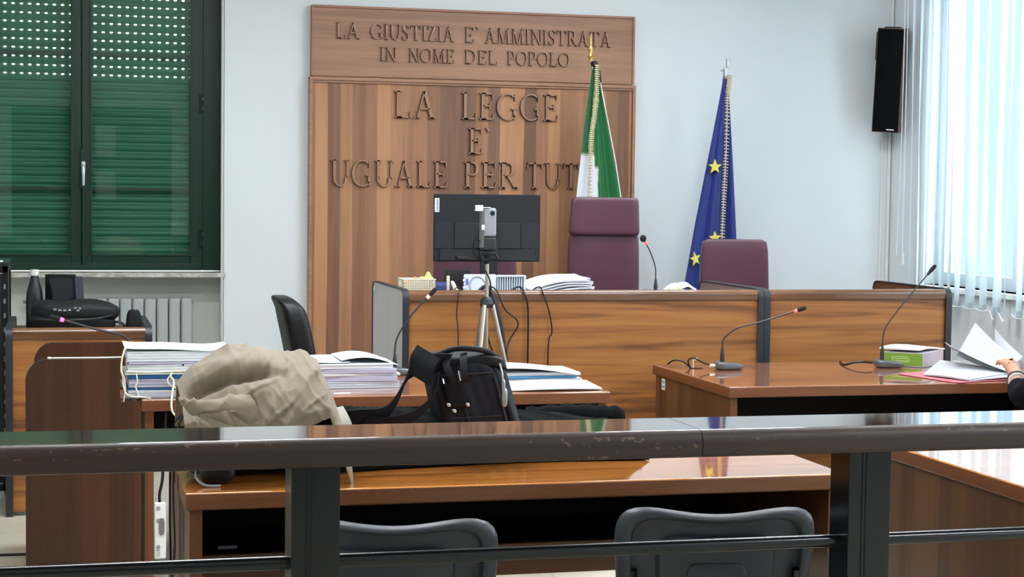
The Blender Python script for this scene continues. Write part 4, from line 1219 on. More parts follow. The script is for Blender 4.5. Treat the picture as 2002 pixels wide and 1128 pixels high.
# crumpled white papers / gloves
b = nb()
def fn(u, v):
    x = 3.17 + 0.20 * u; y = 8.95 + 0.16 * v
    h = 0.068 * (max(0.0, math.sin(PI * min(1, u * 1.05))) ** 0.6) * (0.7 + 0.3 * math.sin(PI * v))
    h += 0.012 * noise.noise(Vector((x * 25, y * 25, 1)))
    return Vector((x, y, 1.060 + max(0.0, h)))
sheet(b, fn, 25, 15, 0.003)
tag(obj('crumpled_cloth', b, plain('white_cloth', (226, 228, 222), 0.8, bump=0.3, bscale=60), at=(3.27, 9.03, 1.056)), 'crumpled white cloth on the bench beside the low burgundy chair', 'cloth')
b = nb(); softbox(b, (3.20, 8.925, 1.085), (0.04, 0.018, 0.028), 2.5, 7, lambda p: Vector((p.x, p.y, p.z + 0.3 * math.sin(p.x * 4))))
tag(obj('tissue_pack', b, plain('green_white_wrap', (196, 204, 160), 0.6), at=(3.20, 8.925, 1.056)), 'small greenish wrapper beside the crumpled white cloth', 'wrapper')

# ------------------------------------------------------------------ microphones
M_mic = plain('mic_grey', (78, 83, 88), 0.3, coat=0.3)
M_red = plain('red_light_ring', (255, 60, 60), 0.4, emit=2.0)
M_redoff = plain('red_ring', (222, 90, 80), 0.4, emit=0.4)
def microphone(label, base, pts, head=0.010, lit=M_redoff, flat_base=True, rz=0.0, bs=1.0, thin=0.0042, ball=False, cone=0.05):
    t = thing('microphone', label, 'microphone', base)
    bx, by, bz = base
    if flat_base:
        b = nb()
        def fb(p):
            q = p.copy(); k = (p.x + 1) / 2
            if q.z > -0.5: q.z = -0.5 + (q.z + 0.5) * (1.0 - 0.55 * k)
            q.y *= 1 - 0.35 * k * k
            q.x = q.x
            return q
        softbox(b, (0, 0, 0.021), (0.073 * bs, 0.052 * bs, 0.023), 4, 12, fb)
        xform(b, Matrix.Translation((bx + 0.02, by, bz)) @ Matrix.Rotation(rz, 4, 'Z')); obj('base', b, M_mic, t, sharp=60)
        b = nb(); softbox(b, (bx + 0.04, by - 0.015, bz + 0.026), (0.012, 0.009, 0.004), 3, 5); obj('button', b, plain('mic_button', (170, 172, 176), 0.3), t)
    p0 = Vector(pts[0]); p1 = Vector(pts[1]); dz = (p1 - p0).normalized()
    b = nb(); tube(b, [p0 - dz * 0.01, p0 + dz * cone * 0.55, p0 + dz * cone * 0.62, p0 + dz * cone, p0 + dz * (cone * 1.5)], [0.012, 0.0105, 0.012, 0.009, 0.005], 12); obj('socket', b, M_edge, t)
    P_ = smooth_pts(pts, 8)
    b = nb(); tube(b, P_, thin, 8); obj('gooseneck', b, M_edge, t)
    e = P_[-1]; dd = (P_[-1] - P_[-4]).normalized()
    b = nb(); tube(b, [e - dd * 0.028, e - dd * 0.012], [thin + 0.0035, thin + 0.0045], 10); obj('light_ring', b, lit, t)
    b = nb()
    if ball: softbox(b, e + dd * 0.01, (0.017, 0.017, 0.019), 2.2, 8)
    else: tube(b, [e - dd * 0.012, e - dd * 0.002, e + dd * 0.012, e + dd * 0.03, e + dd * 0.036], [head * 0.75, head, head * 1.05, head * 0.95, head * 0.5], 12)
    obj('foam_head', b, plain('mic_foam', (20, 18, 20), 0.9), t)
    return t
microphone('grey gooseneck microphone with a red ring, nearer the left end of the right table', (3.155, 8.06, 0.751), [(3.14, 8.06, 0.785), (3.140, 8.06, 0.86), (3.150, 8.06, 0.905), (3.215, 8.05, 0.955), (3.33, 8.04, 0.985), (3.525, 8.02, 1.045)], rz=-0.08)
microphone('grey gooseneck microphone without ring glow, beside the green-spined book file', (4.01, 8.05, 0.751), [(3.992, 8.05, 0.785), (3.993, 8.05, 0.87), (4.005, 8.05, 0.945), (4.06, 8.04, 1.03), (4.15, 8.03, 1.14), (4.235, 8.02, 1.24)], rz=-0.08, lit=M_edge, thin=0.0036)
microphone('dark gooseneck microphone with a glowing ring behind the black shoulder bag', (1.505, 8.02, 0.751), [(1.50, 8.02, 0.775), (1.500, 8.02, 0.87), (1.515, 8.02, 0.935), (1.575, 8.01, 1.03), (1.665, 8.0, 1.13)], lit=plain('pale_red_ring', (255, 130, 120), 0.4, emit=1.0), bs=0.75)
microphone('gooseneck microphone with a bright red tip arching over the side desk', (0.27, 7.86, 0.726), [(0.295, 7.86, 0.75), (0.297, 7.86, 0.84), (0.290, 7.86, 0.915), (0.255, 7.86, 0.958), (0.15, 7.86, 0.985), (-0.02, 7.86, 1.035)], lit=plain('bright_red_led', (255, 40, 70), 0.4, emit=5.0), bs=0.7, thin=0.005)
microphone('black table microphone with a ball head on the judge bench', (3.075, 8.96, 1.056), [(3.10, 8.96, 1.075), (3.10, 8.96, 1.15), (3.095, 8.96, 1.22), (3.065, 8.96, 1.30), (3.03, 8.96, 1.36)], lit=M_redoff, ball=True, thin=0.0034, bs=0.9)
# plugs and cables of the right table microphones
cg = thing('microphone_cable', 'black and white microphone cable looping out of a round hole in the right table', 'cable', (3.02, 8.13, 0.751))
b = nb(); lathe(b, [(0, 0.7505), (0.034, 0.7505), (0.034, 0.7515), (0, 0.7515)], (3.03, 8.13, 0), 24); obj('cable_hole', b, M_black, cg)
b = nb(); tube(b, smooth_pts([(3.085, 8.06, 0.775), (3.05, 8.07, 0.782), (3.005, 8.10, 0.805), (2.985, 8.12, 0.79), (3.0, 8.13, 0.753)]), 0.0042, 8); tube(b, smooth_pts([(3.0, 8.13, 0.755), (2.97, 8.15, 0.782), (2.93, 8.17, 0.788), (2.905, 8.2, 0.765)]), 0.004, 8); obj('cord', b, M_black, cg)
b = nb(); tube(b, [(3.075, 8.06, 0.771), (3.105, 8.06, 0.769)], 0.0088, 10); obj('plug', b, plain('ivory_plug', (214, 208, 188), 0.4), cg)
cable([(3.945, 8.06, 0.774), (3.90, 8.07, 0.778), (3.86, 8.10, 0.772), (3.83, 8.14, 0.757), (3.88, 8.3, 0.756)], 0.0055, 'black cable plugged into the microphone by the green-spined file')
b = nb(); tube(b, [(3.015, 8.128, 0.754), (3.012, 8.12, 0.79), (3.03, 8.11, 0.803)], 0.003, 6); tag(obj('cable_tie', b, M_white, at=(3.015, 8.128, 0.754)), 'small white cable stub rising from the table hole', 'cable')

# ------------------------------------------------------------------ green spined file and the open dossier (right table)
gb = thing('box_file', 'thick box file with a green spine on the right table', 'file', (4.25, 8.12, 0.751))
# spine runs from (4.03,8.13) to (4.19,8.02)
sx0, sy0, sx1, sy1 = 4.045, 8.14, 4.195, 8.00
ux, uy = sx1 - sx0, sy1 - sy0
px, py = 0.20, 0.20
def quad_prism(b, pts, z0, z1):
    prism(b, pts, 'z', z0, z1)
b = nb(); prism(b, [(sx0, sy0), (sx1, sy1), (sx1 + 0.20, sy1 + 0.17), (sx0 + 0.20, sy0 + 0.17)], 'z', 0.752, 0.824)
for v in b.verts:
    if v.co.z < 0.8 and False: pass
obj('cover', b, plain('grey_card', (176, 172, 184), 0.7), gb)
b = nb()
n_ = Vector((uy, -ux, 0)).normalized()
q0 = Vector((sx0, sy0, 0)); q1 = Vector((sx1, sy1, 0))
def onspine(a, z, o_): 
    p = q0.lerp(q1, a) + n_ * -o_; return (p.x, p.y, z)
def spine_plate(a0, a1, z0, z1, o_, mat, name, par):
    b = nb()
    A = [onspine(a0, z0, o_), onspine(a1, z0, o_), onspine(a1, z1, o_), onspine(a0, z1, o_)]
    B = [onspine(a0, z0, -0.0), onspine(a1, z0, -0.0), onspine(a1, z1, -0.0), onspine(a0, z1, -0.0)]
    va = [b.verts.new(p) for p in A]; vb_ = [b.verts.new(p) for p in B]
    b.faces.new(va); b.faces.new(vb_[::-1])
    for i in range(4): b.faces.new((va[i], vb_[i], vb_[(i + 1) % 4], va[(i + 1) % 4]))
    return obj(name, b, mat, par)
n_ = -n_ if n_.y > 0 else n_
n_ = -n_
sgn = 1
spn = spine_plate(0.03, 0.97, 0.757, 0.819, 0.0015, plain('green_spine', (112, 150, 40), 0.5), 'spine_label', gb)
for k, (a0, a1, z) in enumerate(((0.2, 0.62, 0.800), (0.2, 0.66, 0.792), (0.2, 0.68, 0.782), (0.2, 0.64, 0.775))):
    spine_plate(a0, a1, z - 0.0014, z + 0.0014, 0.003, plain('pale_green_print', (206, 224, 150), 0.6), 'spine_text', spn)
b = nb()
def fn(u, v):
    p = q0 + Vector((-0.02, 0.01, 0)) + (q1 - q0) * (v * 1.0) + Vector((0.22, 0.18, 0)) * u * 1.15
    return Vector((p.x, p.y, 0.836 + 0.006 * math.sin(u * 4) - 0.010 * u * v))
sheet(b, fn, 11, 9, 0.007)
tag(obj('papers', b, plain('bright_paper', (220, 226, 230), 0.8), at=(4.25, 8.15, 0.83)), 'white sheets lying on top of the green-spined box file', 'papers')

pf = plain('pink_card', (200, 106, 118), 0.7)
b = nb()
prism(b, [(3.915, 7.72), (3.99, 7.335), (4.02, 7.305), (4.33, 7.40), (4.55, 7.42), (4.50, 7.80), (4.20, 7.86)], 'z', 0.7515, 0.7545)
tag(obj('pink_folder', b, pf, at=(4.2, 7.6, 0.7515)), 'pink folder lying open under the white pages the person reads', 'folder')
op = thing('open_dossier', 'thick open document whose pages the person is turning', 'document', (4.2, 7.6, 0.755))
M_pg = plain('page_grey', (180, 186, 190), 0.8)
mp, nt, bs = newmat('printed_page')
N = nt.nodes; K = nt.links; tc = N.new('ShaderNodeTexCoord'); wv = N.new('ShaderNodeTexWave'); wv.wave_type = 'BANDS'; wv.bands_direction = 'Y'
wv.inputs['Scale'].default_value = 24; wv.inputs['Distortion'].default_value = 1.0; wv.inputs['Detail Scale'].default_value = 12; K.new(tc.outputs['Object'], wv.inputs['Vector'])
cr = N.new('ShaderNodeValToRGB'); cr.color_ramp.elements[0].color = L((166, 171, 176)); cr.color_ramp.elements[1].color = L((186, 191, 195)); cr.color_ramp.elements[1].position = 0.4
K.new(wv.outputs['Fac'], cr.inputs[0]); K.new(cr.outputs[0], bs.inputs['Base Color']); bs.inputs['Roughness'].default_value = 0.8
def corner_sheet(A, B, C, D, bulge, th, nu=15, nv=11, sag=0.0):
    """bilinear patch A-B (near edge), D-C (far edge)"""
    A, B, C, D = map(Vector, (A, B, C, D))
    b = nb()
    def fn(u, v):
        p = A.lerp(B, u).lerp(D.lerp(C, u), v)
        p.z += bulge * math.sin(PI * u) * (1 - 0.3 * v) + sag * math.sin(PI * v)
        return p
    sheet(b, fn, nu, nv, th)
    return b
b = corner_sheet((3.985, 7.60, 0.764), (4.08, 7.335, 0.764), (4.42, 7.52, 0.775), (4.26, 7.95, 0.795), 0.004, 0.007)
obj('left_pages', b, mp, op)
b = corner_sheet((4.08, 7.333, 0.758), (4.44, 7.45, 0.762), (4.44, 7.70, 0.768), (4.22, 7.60, 0.764), 0.004, 0.004); obj('lower_pages', b, M_pg, op)
b = corner_sheet((4.16, 7.72, 0.905), (4.385, 7.46, 0.775), (4.47, 7.62, 0.79), (4.33, 7.95, 0.845), -0.012, 0.002); obj('turning_page', b, M_pg, op)
b = corner_sheet((4.405, 7.50, 0.775), (4.27, 7.80, 0.83), (4.40, 7.86, 0.985), (4.46, 7.56, 0.83), -0.015, 0.0035, sag=-0.0); obj('raised_pages', b, mp, op)
b = corner_sheet((4.45, 7.58, 0.80), (4.48, 7.80, 0.85), (4.51, 7.86, 0.955), (4.515, 7.60, 0.84), -0.01, 0.002); obj('back_page', b, M_pg, op)

# ------------------------------------------------------------------ things on the clerk bench (left)
bo = thing('water_bottle', 'matt black steel bottle with a silver cap under the window', 'bottle', (-0.137, 9.30, 0.881))
b = nb(); lathe(b, [(0, 0.881), (0.040, 0.882), (0.0425, 0.89), (0.0425, 1.03), (0.040, 1.06), (0.034, 1.09), (0.025, 1.12), (0.0195, 1.14), (0.019, 1.152), (0, 1.152)], (-0.137, 9.30, 0), 28); obj('body', b, plain('matt_black_steel', (16, 17, 21), 0.35), bo)
b = nb(); lathe(b, [(0, 1.152), (0.022, 1.152), (0.023, 1.156), (0.023, 1.178), (0.021, 1.183), (0, 1.184)], (-0.137, 9.30, 0), 24); obj('cap', b, plain('silver_cap', (214, 214, 208), 0.35, 0.4), bo)
sc_ = thing('display', 'small black display turned sideways behind the black backpack', 'display', (0.01, 9.33, 0.881))
b = nb(); prism(b, [(-0.085, 9.33), (0.062, 9.25), (0.068, 9.26), (0.05, 9.33), (-0.07, 9.35)], 'z', 0.93, 1.158); obj('screen_housing', b, M_black, sc_)
b = nb(); prism(b, [(0.062, 9.25), (0.102, 9.268), (0.10, 9.30), (0.06, 9.31)], 'z', 0.93, 1.148)
for v in b.verts:
    if v.co.z < 1.0: v.co.x += 0.012
obj('side_cover', b, plain('slate_plastic', (30, 31, 42), 0.45), sc_)
b = nb(); prism(b, [(-0.072, 9.3215), (0.052, 9.254), (0.0525, 9.2555), (-0.0715, 9.323)], 'z', 0.945, 1.14); obj('screen', b, plain('dark_screen', (12, 13, 18), 0.15), sc_)
b = nb(); box(b, -0.05, 0.07, 9.27, 9.36, 0.882, 0.935, 0.006); obj('foot', b, M_black, sc_)

bp_ = thing('backpack', 'black backpack with small white lettering lying on the clerk bench', 'backpack', (0.06, 9.08, 0.881))
M_bp = plain('black_nylon', (10, 11, 11), 0.7, bump=0.3, bscale=150, spec=0.25)
def fbp(p):
    q = p.copy()
    q.z = q.z * (1 - 0.12 * p.x * (1 if p.z > 0 else 0)) + (0.10 * math.sin(p.x * 5) + 0.05 * math.sin(p.y * 7)) * max(0, p.z)
    q.z += 0.5 * noise.noise(p * 2.2) * 0.15
    return q
b = nb(); softbox(b, (0.045, 9.06, 0.930), (0.215, 0.15, 0.044), 3.5, 16, fbp); obj('back_compartment', b, M_bp, bp_, sharp=70)
b = nb(); softbox(b, (0.065, 9.06, 0.985), (0.215, 0.14, 0.055), 3.2, 18, fbp); obj('main_compartment', b, plain('black_nylon_top', (14, 17, 16), 0.6, bump=0.3, bscale=150, spec=0.3), bp_, sharp=70)
b = nb()
tube(b, smooth_pts([(-0.12, 8.91, 0.955), (0.0, 8.895, 0.950), (0.15, 8.905, 0.957), (0.24, 8.95, 0.97), (0.27, 9.05, 0.975)]), 0.004, 6); obj('zip', b, M_black, bp_)
b = nb()
for (x, z, w_) in ((-0.035, 1.003, .014), (-0.012, 0.999, .016), (0.012, 0.998, .016), (0.035, 1.000, .014), (0.062, 1.01, .012), (0.075, 0.998, .014), (0.085, 1.008, .010)):
    box(b, x - w_ / 2, x + w_ / 2 , 8.918, 8.93, z - 0.004, z + 0.004, 0.001, M=None)
obj('lettering', b, plain('pale_reflective', (150, 152, 150), 0.5), bp_)
b = nb(); tube(b, smooth_pts([(0.245, 9.0, 0.935), (0.29, 8.99, 0.93), (0.30, 9.0, 0.90), (0.25, 9.0, 0.885)]), 0.012, 8, flat=0.5); tube(b, smooth_pts([(0.03, 8.905, 0.945), (0.028, 8.895, 0.93), (0.04, 8.895, 0.925), (0.042, 8.9, 0.94)]), 0.002, 6); obj('strap', b, M_black, bp_)
pu = thing('pouch', 'small black zipped pouch beside the backpack on the clerk bench', 'pouch', (0.352, 9.1, 0.881))
b = nb(); softbox(b, (0.352, 9.1, 0.935), (0.038, 0.025, 0.055), 4, 8, lambda p: Vector((p.x * (1 - 0.15 * p.z), p.y * (1 - 0.4 * p.z), p.z))); obj('body', b, M_bp, pu, sharp=70)
b = nb(); tube(b, [(0.33, 9.078, 0.90), (0.336, 9.085, 0.96), (0.345, 9.09, 0.985)], 0.002, 5); tube(b, [(0.342, 9.078, 0.90), (0.346, 9.085, 0.96), (0.362, 9.09, 0.99)], 0.002, 5); obj('zip', b, M_steel, pu)

# ------------------------------------------------------------------ equipment rack at the far left
rk = thing('equipment_rack', 'tall black slotted equipment rack cut off by the left edge', 'rack', (-0.5, 9.95, 0))
x0, x1, y0, y1, zt = -0.86, -0.272, 9.45, 10.0, 1.214
b = nb()
for x in (x0, x1 - 0.03):
    for y in (y0, y1 - 0.03): box(b, x, x + 0.03, y, y + 0.03, 0.02, zt - 0.02, 0.003)
for z in (0.02, zt - 0.055): 
    box(b, x0, x1, y0, y0 + 0.03, z, z + 0.035, 0.003); box(b, x0, x1, y1 - 0.03, y1, z, z + 0.035, 0.003); box(b, x0, x0 + 0.03, y0, y1, z, z + 0.035, 0.003); box(b, x1 - 0.03, x1, y0, y1, z, z + 0.035, 0.003)
obj('frame', b, M_black, rk)
b = nb(); box(b, x0 - 0.005, x1 + 0.005, y0 - 0.005, y1 + 0.005, zt - 0.02, zt, 0.003); obj('top_plate', b, plain('satin_black', (26, 28, 30), 0.25, coat=0.4), rk)
b = nb(); box(b, x1 - 0.012, x1 - 0.008, y0 + 0.03, y1 - 0.03, 0.06, zt - 0.06); box(b, x0 + 0.03, x1 - 0.03, y0 + 0.012, y0 + 0.016, 0.06, zt - 0.06); obj('side_wall', b, plain('rack_wall', (14, 14, 16), 0.5), rk)
b = nb()
for k in range(14): box(b, x1 - 0.022, x1 - 0.012, y0 - 0.001, y0 + 0.001, 0.10 + k * 0.075, 0.125 + k * 0.075)
obj('slots', b, plain('slot_grey', (120, 122, 126), 0.4), rk)
b = nb(); box(b, x1 - 0.16, x1 - 0.03, y0 + 0.03, y0 + 0.17, zt, zt + 0.004, 0.001); tag(obj('paper_slip', b, M_paper, at=(x1 - 0.1, y0 + 0.1, zt)), 'white paper on the black rack at the far left', 'paper')

# ------------------------------------------------------------------ office chair behind the middle table
oc = thing('office_chair', 'black office chair seen from the side behind the middle table', 'chair', (1.05, 8.55, 0))
M_leath = plain('black_leather', (9, 10, 12), 0.45, bump=0.2, bscale=200, spec=0.35)
b = nb()
def foc(p):
    q = p.copy()
    k = (p.z + 1) / 2
    q.x += -1.0 * (k ** 1.7) * 1.55 + 0.8 + (-0.35 if False else 0)
    q.x = q.x
    if k > 0.9: q.x -= (k - 0.9) * 4.5
    q.x *= 1.0
    return q
softbox(b, (1.115, 8.62, 0.80), (0.062, 0.23, 0.285), 5, 20, foc)
obj('backrest', b, M_leath, oc, sharp=60)
b = nb()
pts = [(1.195, 8.62, 0.55), (1.19, 8.62, 0.70), (1.178, 8.62, 0.82), (1.15, 8.62, 0.93), (1.10, 8.62, 1.02)]
tube(b, smooth_pts(pts), 0.016, 10); obj('back_bar', b, M_black, oc)
b = nb(); softbox(b, (0.86, 8.62, 0.47), (0.25, 0.24, 0.05), 5, 10); obj('seat', b, M_leath, oc, sharp=60)
b = nb(); tube(b, [(0.88, 8.62, 0.08), (0.88, 8.62, 0.44)], 0.03, 12); tube(b, smooth_pts([(0.88, 8.62, 0.42), (1.1, 8.62, 0.42), (1.19, 8.62, 0.5), (1.195, 8.62, 0.58)]), 0.018, 8)
for k in range(5):
    a = 2 * PI * k / 5 + 0.3; tube(b, [(0.88, 8.62, 0.10), (0.88 + 0.28 * math.cos(a), 8.62 + 0.28 * math.sin(a) * 0.9, 0.07)], [0.024, 0.014], 8)
obj('pedestal', b, M_black, oc)
for k in range(5):
    a = 2 * PI * k / 5 + 0.3; b = nb(); lathe(b, [(0, -0.012), (0.026, -0.012), (0.028, 0), (0.026, 0.012), (0, 0.012)], (0.88 + 0.28 * math.cos(a), 8.62 + 0.252 * math.sin(a), 0.029), 14, 'x'); obj('caster', b, M_black, oc)

# ------------------------------------------------------------------ heap on the front table
ZT = 0.751
# black trolley bag under the beige jacket
tb = thing('travel_bag', 'black bag standing on the front table under the beige jacket', 'bag', (0.56, 5.25, ZT))
M_dark = plain('black_cordura', (9, 10, 12), 0.75, bump=0.4, bscale=250, spec=0.25)
M_greyc = plain('grey_cordura', (38, 42, 46), 0.75, bump=0.4, bscale=250, spec=0.25)
def fb1(p):
    q = p.copy(); q.x *= 1 + 0.05 * p.z; q.z += 0.06 * math.sin(p.x * 3); q += Vector((noise.noise(p * 2), noise.noise(p * 2 + Vector((5, 0, 0))), 0)) * 0.04
    return q
b = nb(); softbox(b, (0.585, 5.37, 0.855), (0.165, 0.17, 0.10), 5, 18, fb1); obj('body', b, M_dark, tb, sharp=70)
b = nb(); softbox(b, (0.435, 5.12, 0.80), (0.052, 0.055, 0.048), 4, 10); obj('wheel_housing', b, M_black, tb, sharp=70)
b = nb(); softbox(b, (0.392, 5.24, 0.85), (0.045, 0.11, 0.085), 3, 12, fb1); obj('side_pocket', b, M_greyc, tb, sharp=70)
b = nb(); tube(b, smooth_pts([(0.385, 5.16, 0.80), (0.372, 5.08, 0.775), (0.395, 5.045, 0.756), (0.44, 5.04, 0.754)]), 0.004, 6); obj('piping', b, plain('pale_piping', (150, 152, 156), 0.5), tb)
b = nb()
def fs(u, v): return Vector((0.318 - 0.01 * math.sin(v * 5) + 0.0 * u, 5.22 + 0.05 * u + 0.03 * math.sin(v * 3), 0.90 - 0.42 * v))
def strap(b, pts, w, th=0.003, side=Vector((0, 1, 0))):
    P_ = smooth_pts(pts, 6)
    n = len(P_)
    def fn(u, v):
        f = u * (n - 1); i = min(n - 2, int(f)); p = P_[i].lerp(P_[i + 1], f - i)
        return p + side * (v - 0.5) * w
    sheet(b, fn, n, 3, th)
strap(b, [(0.40, 5.25, 0.95), (0.345, 5.25, 0.93), (0.324, 5.27, 0.82), (0.321, 5.28, 0.68), (0.325, 5.27, 0.55), (0.318, 5.27, 0.44)], 0.05)
strap(b, [(0.42, 5.42, 0.93), (0.34, 5.42, 0.90), (0.324, 5.43, 0.80), (0.320, 5.43, 0.65), (0.322, 5.42, 0.50), (0.324, 5.42, 0.40)], 0.05, side=Vector((0.1, 0.99, 0)))
obj('strap', b, M_dark, tb)

# folded fabric helper
def folds(x, y, s, seed=0.0, n=3):
    h = 0.0
    for k in range(n):
        f = s * (1.9 ** k)
        v = noise.noise(Vector((x * f + seed, y * f - seed, seed * 0.7 + k)))
        h += (1 - abs(v) * 2.4) / (1.7 ** k)
    return h

# black coat lying under everything
b = nb()
def coat(u, v):
    x = 0.72 + 1.105 * u
    y0_ = 5.20 + 0.10 * math.sin(u * 3.0) + 0.16 * max(0, u - 0.45); y1_ = 5.86 - 0.15 * u
    y = y0_ + (y1_ - y0_) * v
    env = max(0.0, math.sin(PI * min(1, v * 1.05))) ** 0.45 * (1 - 0.25 * u)
    edge = min(1, (1 - u) * 14) ** 0.6 * min(1, u * 12) ** 0.5
    top = 0.155 if u < 0.45 else 0.165 - 0.05 * (u - 0.45)
    h = top * env * edge
    h += (0.016 * noise.noise(Vector((x * 5, y * 9, 2))) + 0.010 * (1 - min(1, abs(noise.noise(Vector((x * 6 + y * 8, y * 5, 7)))) * 3)) ** 1.5) * env * edge
    return Vector((x, y, ZT + 0.004 + max(0.0, h)))
V = sheet(b, coat, 110, 50, 0.003)
tag(obj('black_coat', b, plain('black_wool', (9, 11, 11), 0.95, bump=0.3, bscale=180, spec=0.12), at=(1.3, 5.5, ZT), sharp=80), 'black coat spread over the front table under the shoulder bag', 'coat')
# rolled sleeve of the coat end
b = nb(); P_ = smooth_pts([(1.50, 5.62, 0.835), (1.62, 5.60, 0.845), (1.74, 5.585, 0.842), (1.82, 5.58, 0.838)]); tube(b, P_, [0.055 + 0.004 * math.sin(i * 2.1) for i in range(len(P_) - 1)] + [0.045], 16)
c_ = [o for o in COL.objects if o.name.startswith('black_coat')][0]
obj('sleeve', b, plain('black_wool', (9, 11, 11), 0.9), c_, sharp=80)

# beige jacket draped over the travel bag
M_beige = plain('beige_cotton', (134, 120, 98), 0.78, bump=0.25, bscale=300, var=0.03, vscale=5, sheen=0.15)
M_lining = plain('pale_lining', (206, 200, 186), 0.6)
jk = thing('beige_jacket', 'crumpled beige jacket draped over the black bag, in front of the tied files', 'jacket', (0.58, 5.3, 1.0))
def lerp_tab(tab, x):
    for (x0, y0), (x1, y1) in zip(tab, tab[1:]):
        if x <= x1: return y0 + (y1 - y0) * max(0, (x - x0)) / (x1 - x0)
    return tab[-1][1]
crest = [(0.345, 1.0), (0.40, 1.045), (0.46, 1.095), (0.50, 1.112), (0.56, 1.108), (0.62, 1.095), (0.74, 1.09), (0.765, 1.06), (0.80, 0.985), (0.83, 0.90)]
def ridged(a_, c_, seed, f1, f2):
    """long folds: low frequency along a_, high across c_"""
    t = noise.noise(Vector((a_ * f1 + seed, c_ * f2 + 0.8 * noise.noise(Vector((a_ * 3, c_ * 3, seed))), seed)))
    return (1 - min(1, abs(t) * 3.2)) ** 1.6
def jacket(u, v):
    x = 0.345 + 0.475 * u
    zc = lerp_tab(crest, x)
    if v < 0.25:
        k = v / 0.25
        y = 5.62 - 0.12 * k; z = ZT + 0.10 + (zc - ZT - 0.10) * math.sin(k * PI / 2)
        amp = k
    else:
        k = (v - 0.25) / 0.75
        y = 5.50 - 0.43 * (1 - (1 - k) ** 1.8) + 0.03 * math.sin(u * 5)
        hem = 0.83 + 0.20 * max(0, (u - 0.33)) ** 0.9 - (0.24 * max(0, u - 0.86) / 0.14)
        z = zc + (hem - zc) * (k ** 1.45)
        amp = 1.0
    c, s_ = math.cos(0.55), math.sin(0.55)
    al, ac = x * c + z * s_ * 1.0, -x * s_ + z * c
    f = 0.020 * ridged(al, ac, 2.3, 4.0, 13.0) + 0.009 * ridged(al, ac, 7.7, 7.0, 30.0) + 0.006 * ridged(ac, al, 4.1, 6.0, 24.0)
    # the deep slit under the turned-over upper flap
    line = 0.978 + 0.62 * (x - 0.345) - 0.75 * max(0, x - 0.345) ** 2 * 1.6
    dz = z - line
    if v > 0.25 and x < 0.66:
        w = min(1, (0.66 - x) / 0.08)
        f += w * (0.030 * math.exp(-((dz - 0.018) / 0.020) ** 2) - 0.050 * math.exp(-((dz + 0.014) / 0.012) ** 2))
    n_ = Vector((0, -0.85, 0.5))
    e_ = min(1, u * 12) * min(1, (1 - u) * 12) * amp
    return Vector((x, y, z)) + n_ * f * e_
b = nb(); sheet(b, jacket, 150, 130, 0.004)
for v in b.verts:
    v.co.z = min(v.co.z, 1.128)
obj('body', b, M_beige, jk, sharp=80)
b = nb()
P_ = smooth_pts([(0.520, 5.17, 0.955), (0.47, 5.135, 0.962), (0.42, 5.12, 0.968), (0.375, 5.13, 0.972), (0.345, 5.15, 0.985), (0.330, 5.17, 1.0)])
tube(b, P_, [0.052 - 0.0016 * i for i in range(len(P_))], 40)
for v in b.verts:
    v.co += Vector((0, -0.6, 0.8)) * (0.012 * ridged(v.co.x + v.co.z, v.co.x - v.co.z, 1.2, 5, 24) - 0.006) + Vector((0, 0, 0.006 * noise.noise(v.co * 22)))
obj('sleeve', b, M_beige, jk, sharp=80)
b = nb()
def tab_(u, v):
    x = 0.385 + 0.16 * u + 0.03 * v * (u - 0.5); z = 0.955 - 0.15 * v + 0.02 * u; y = 5.085 - 0.03 * v - 0.02 * math.sin(u * 3) + 0.012 * ridged(x - z, x + z, 5.5, 5, 20)
    return Vector((x, y, z))
sheet(b, tab_, 50, 50, 0.004)
obj('front_panel', b, M_beige, jk, sharp=80)
b = nb()
strap(b, [(0.53, 5.10, 0.845), (0.60, 5.09, 0.885), (0.68, 5.10, 0.925), (0.76, 5.14, 0.945)], 0.018, 0.003, Vector((0, -0.3, 0.95)))
strap(b, [(0.80, 5.20, 0.955), (0.815, 5.16, 0.92), (0.825, 5.14, 0.88), (0.818, 5.13, 0.835)], 0.035, 0.003, Vector((0.9, 0, 0.2)))
obj('lining', b, M_lining, jk, sharp=80)
b = nb(); tube(b, smooth_pts([(0.80, 5.13, 0.865), (0.825, 5.12, 0.875), (0.835, 5.12, 0.86), (0.815, 5.12, 0.85), (0.83, 5.12, 0.835), (0.845, 5.12, 0.845)]), 0.004, 6); obj('drawstring', b, M_white, jk)

# shoulder bag
sb = thing('shoulder_bag', 'upright black shoulder bag with a buckle tab on the front table', 'bag', (1.25, 5.42, ZT))
M_navy = plain('navy_black_nylon', (17, 17, 26), 0.6, bump=0.35, bscale=260, spec=0.3)
LEAN = 0.16
def shear(b):
    for v in b.verts: v.co.x -= (v.co.z - 0.92) * 0.26 - 0.0
def fsb(p):
    q = p.copy(); k = (p.z + 1) / 2
    q.y *= 1 - 0.15 * k; q.x *= 1 - 0.05 * k * k; q.z += 0.05 * math.sin(p.x * 2.6 + 0.6) * (1 if p.z > 0 else 0)
    q.y += 0.06 * math.sin(p.x * 6) * (1 - abs(p.z)) + 0.05 * math.sin(p.x * 15 + p.z * 2)
    return q
b = nb(); softbox(b, (1.270, 5.44, 0.918), (0.128, 0.13, 0.166), 7, 26, fsb); shear(b); obj('body', b, M_navy, sb, sharp=70)
b = nb(); softbox(b, (1.250, 5.325, 0.93), (0.100, 0.022, 0.135), 8, 16, fsb); shear(b); obj('front_pocket', b, M_navy, sb, sharp=70)
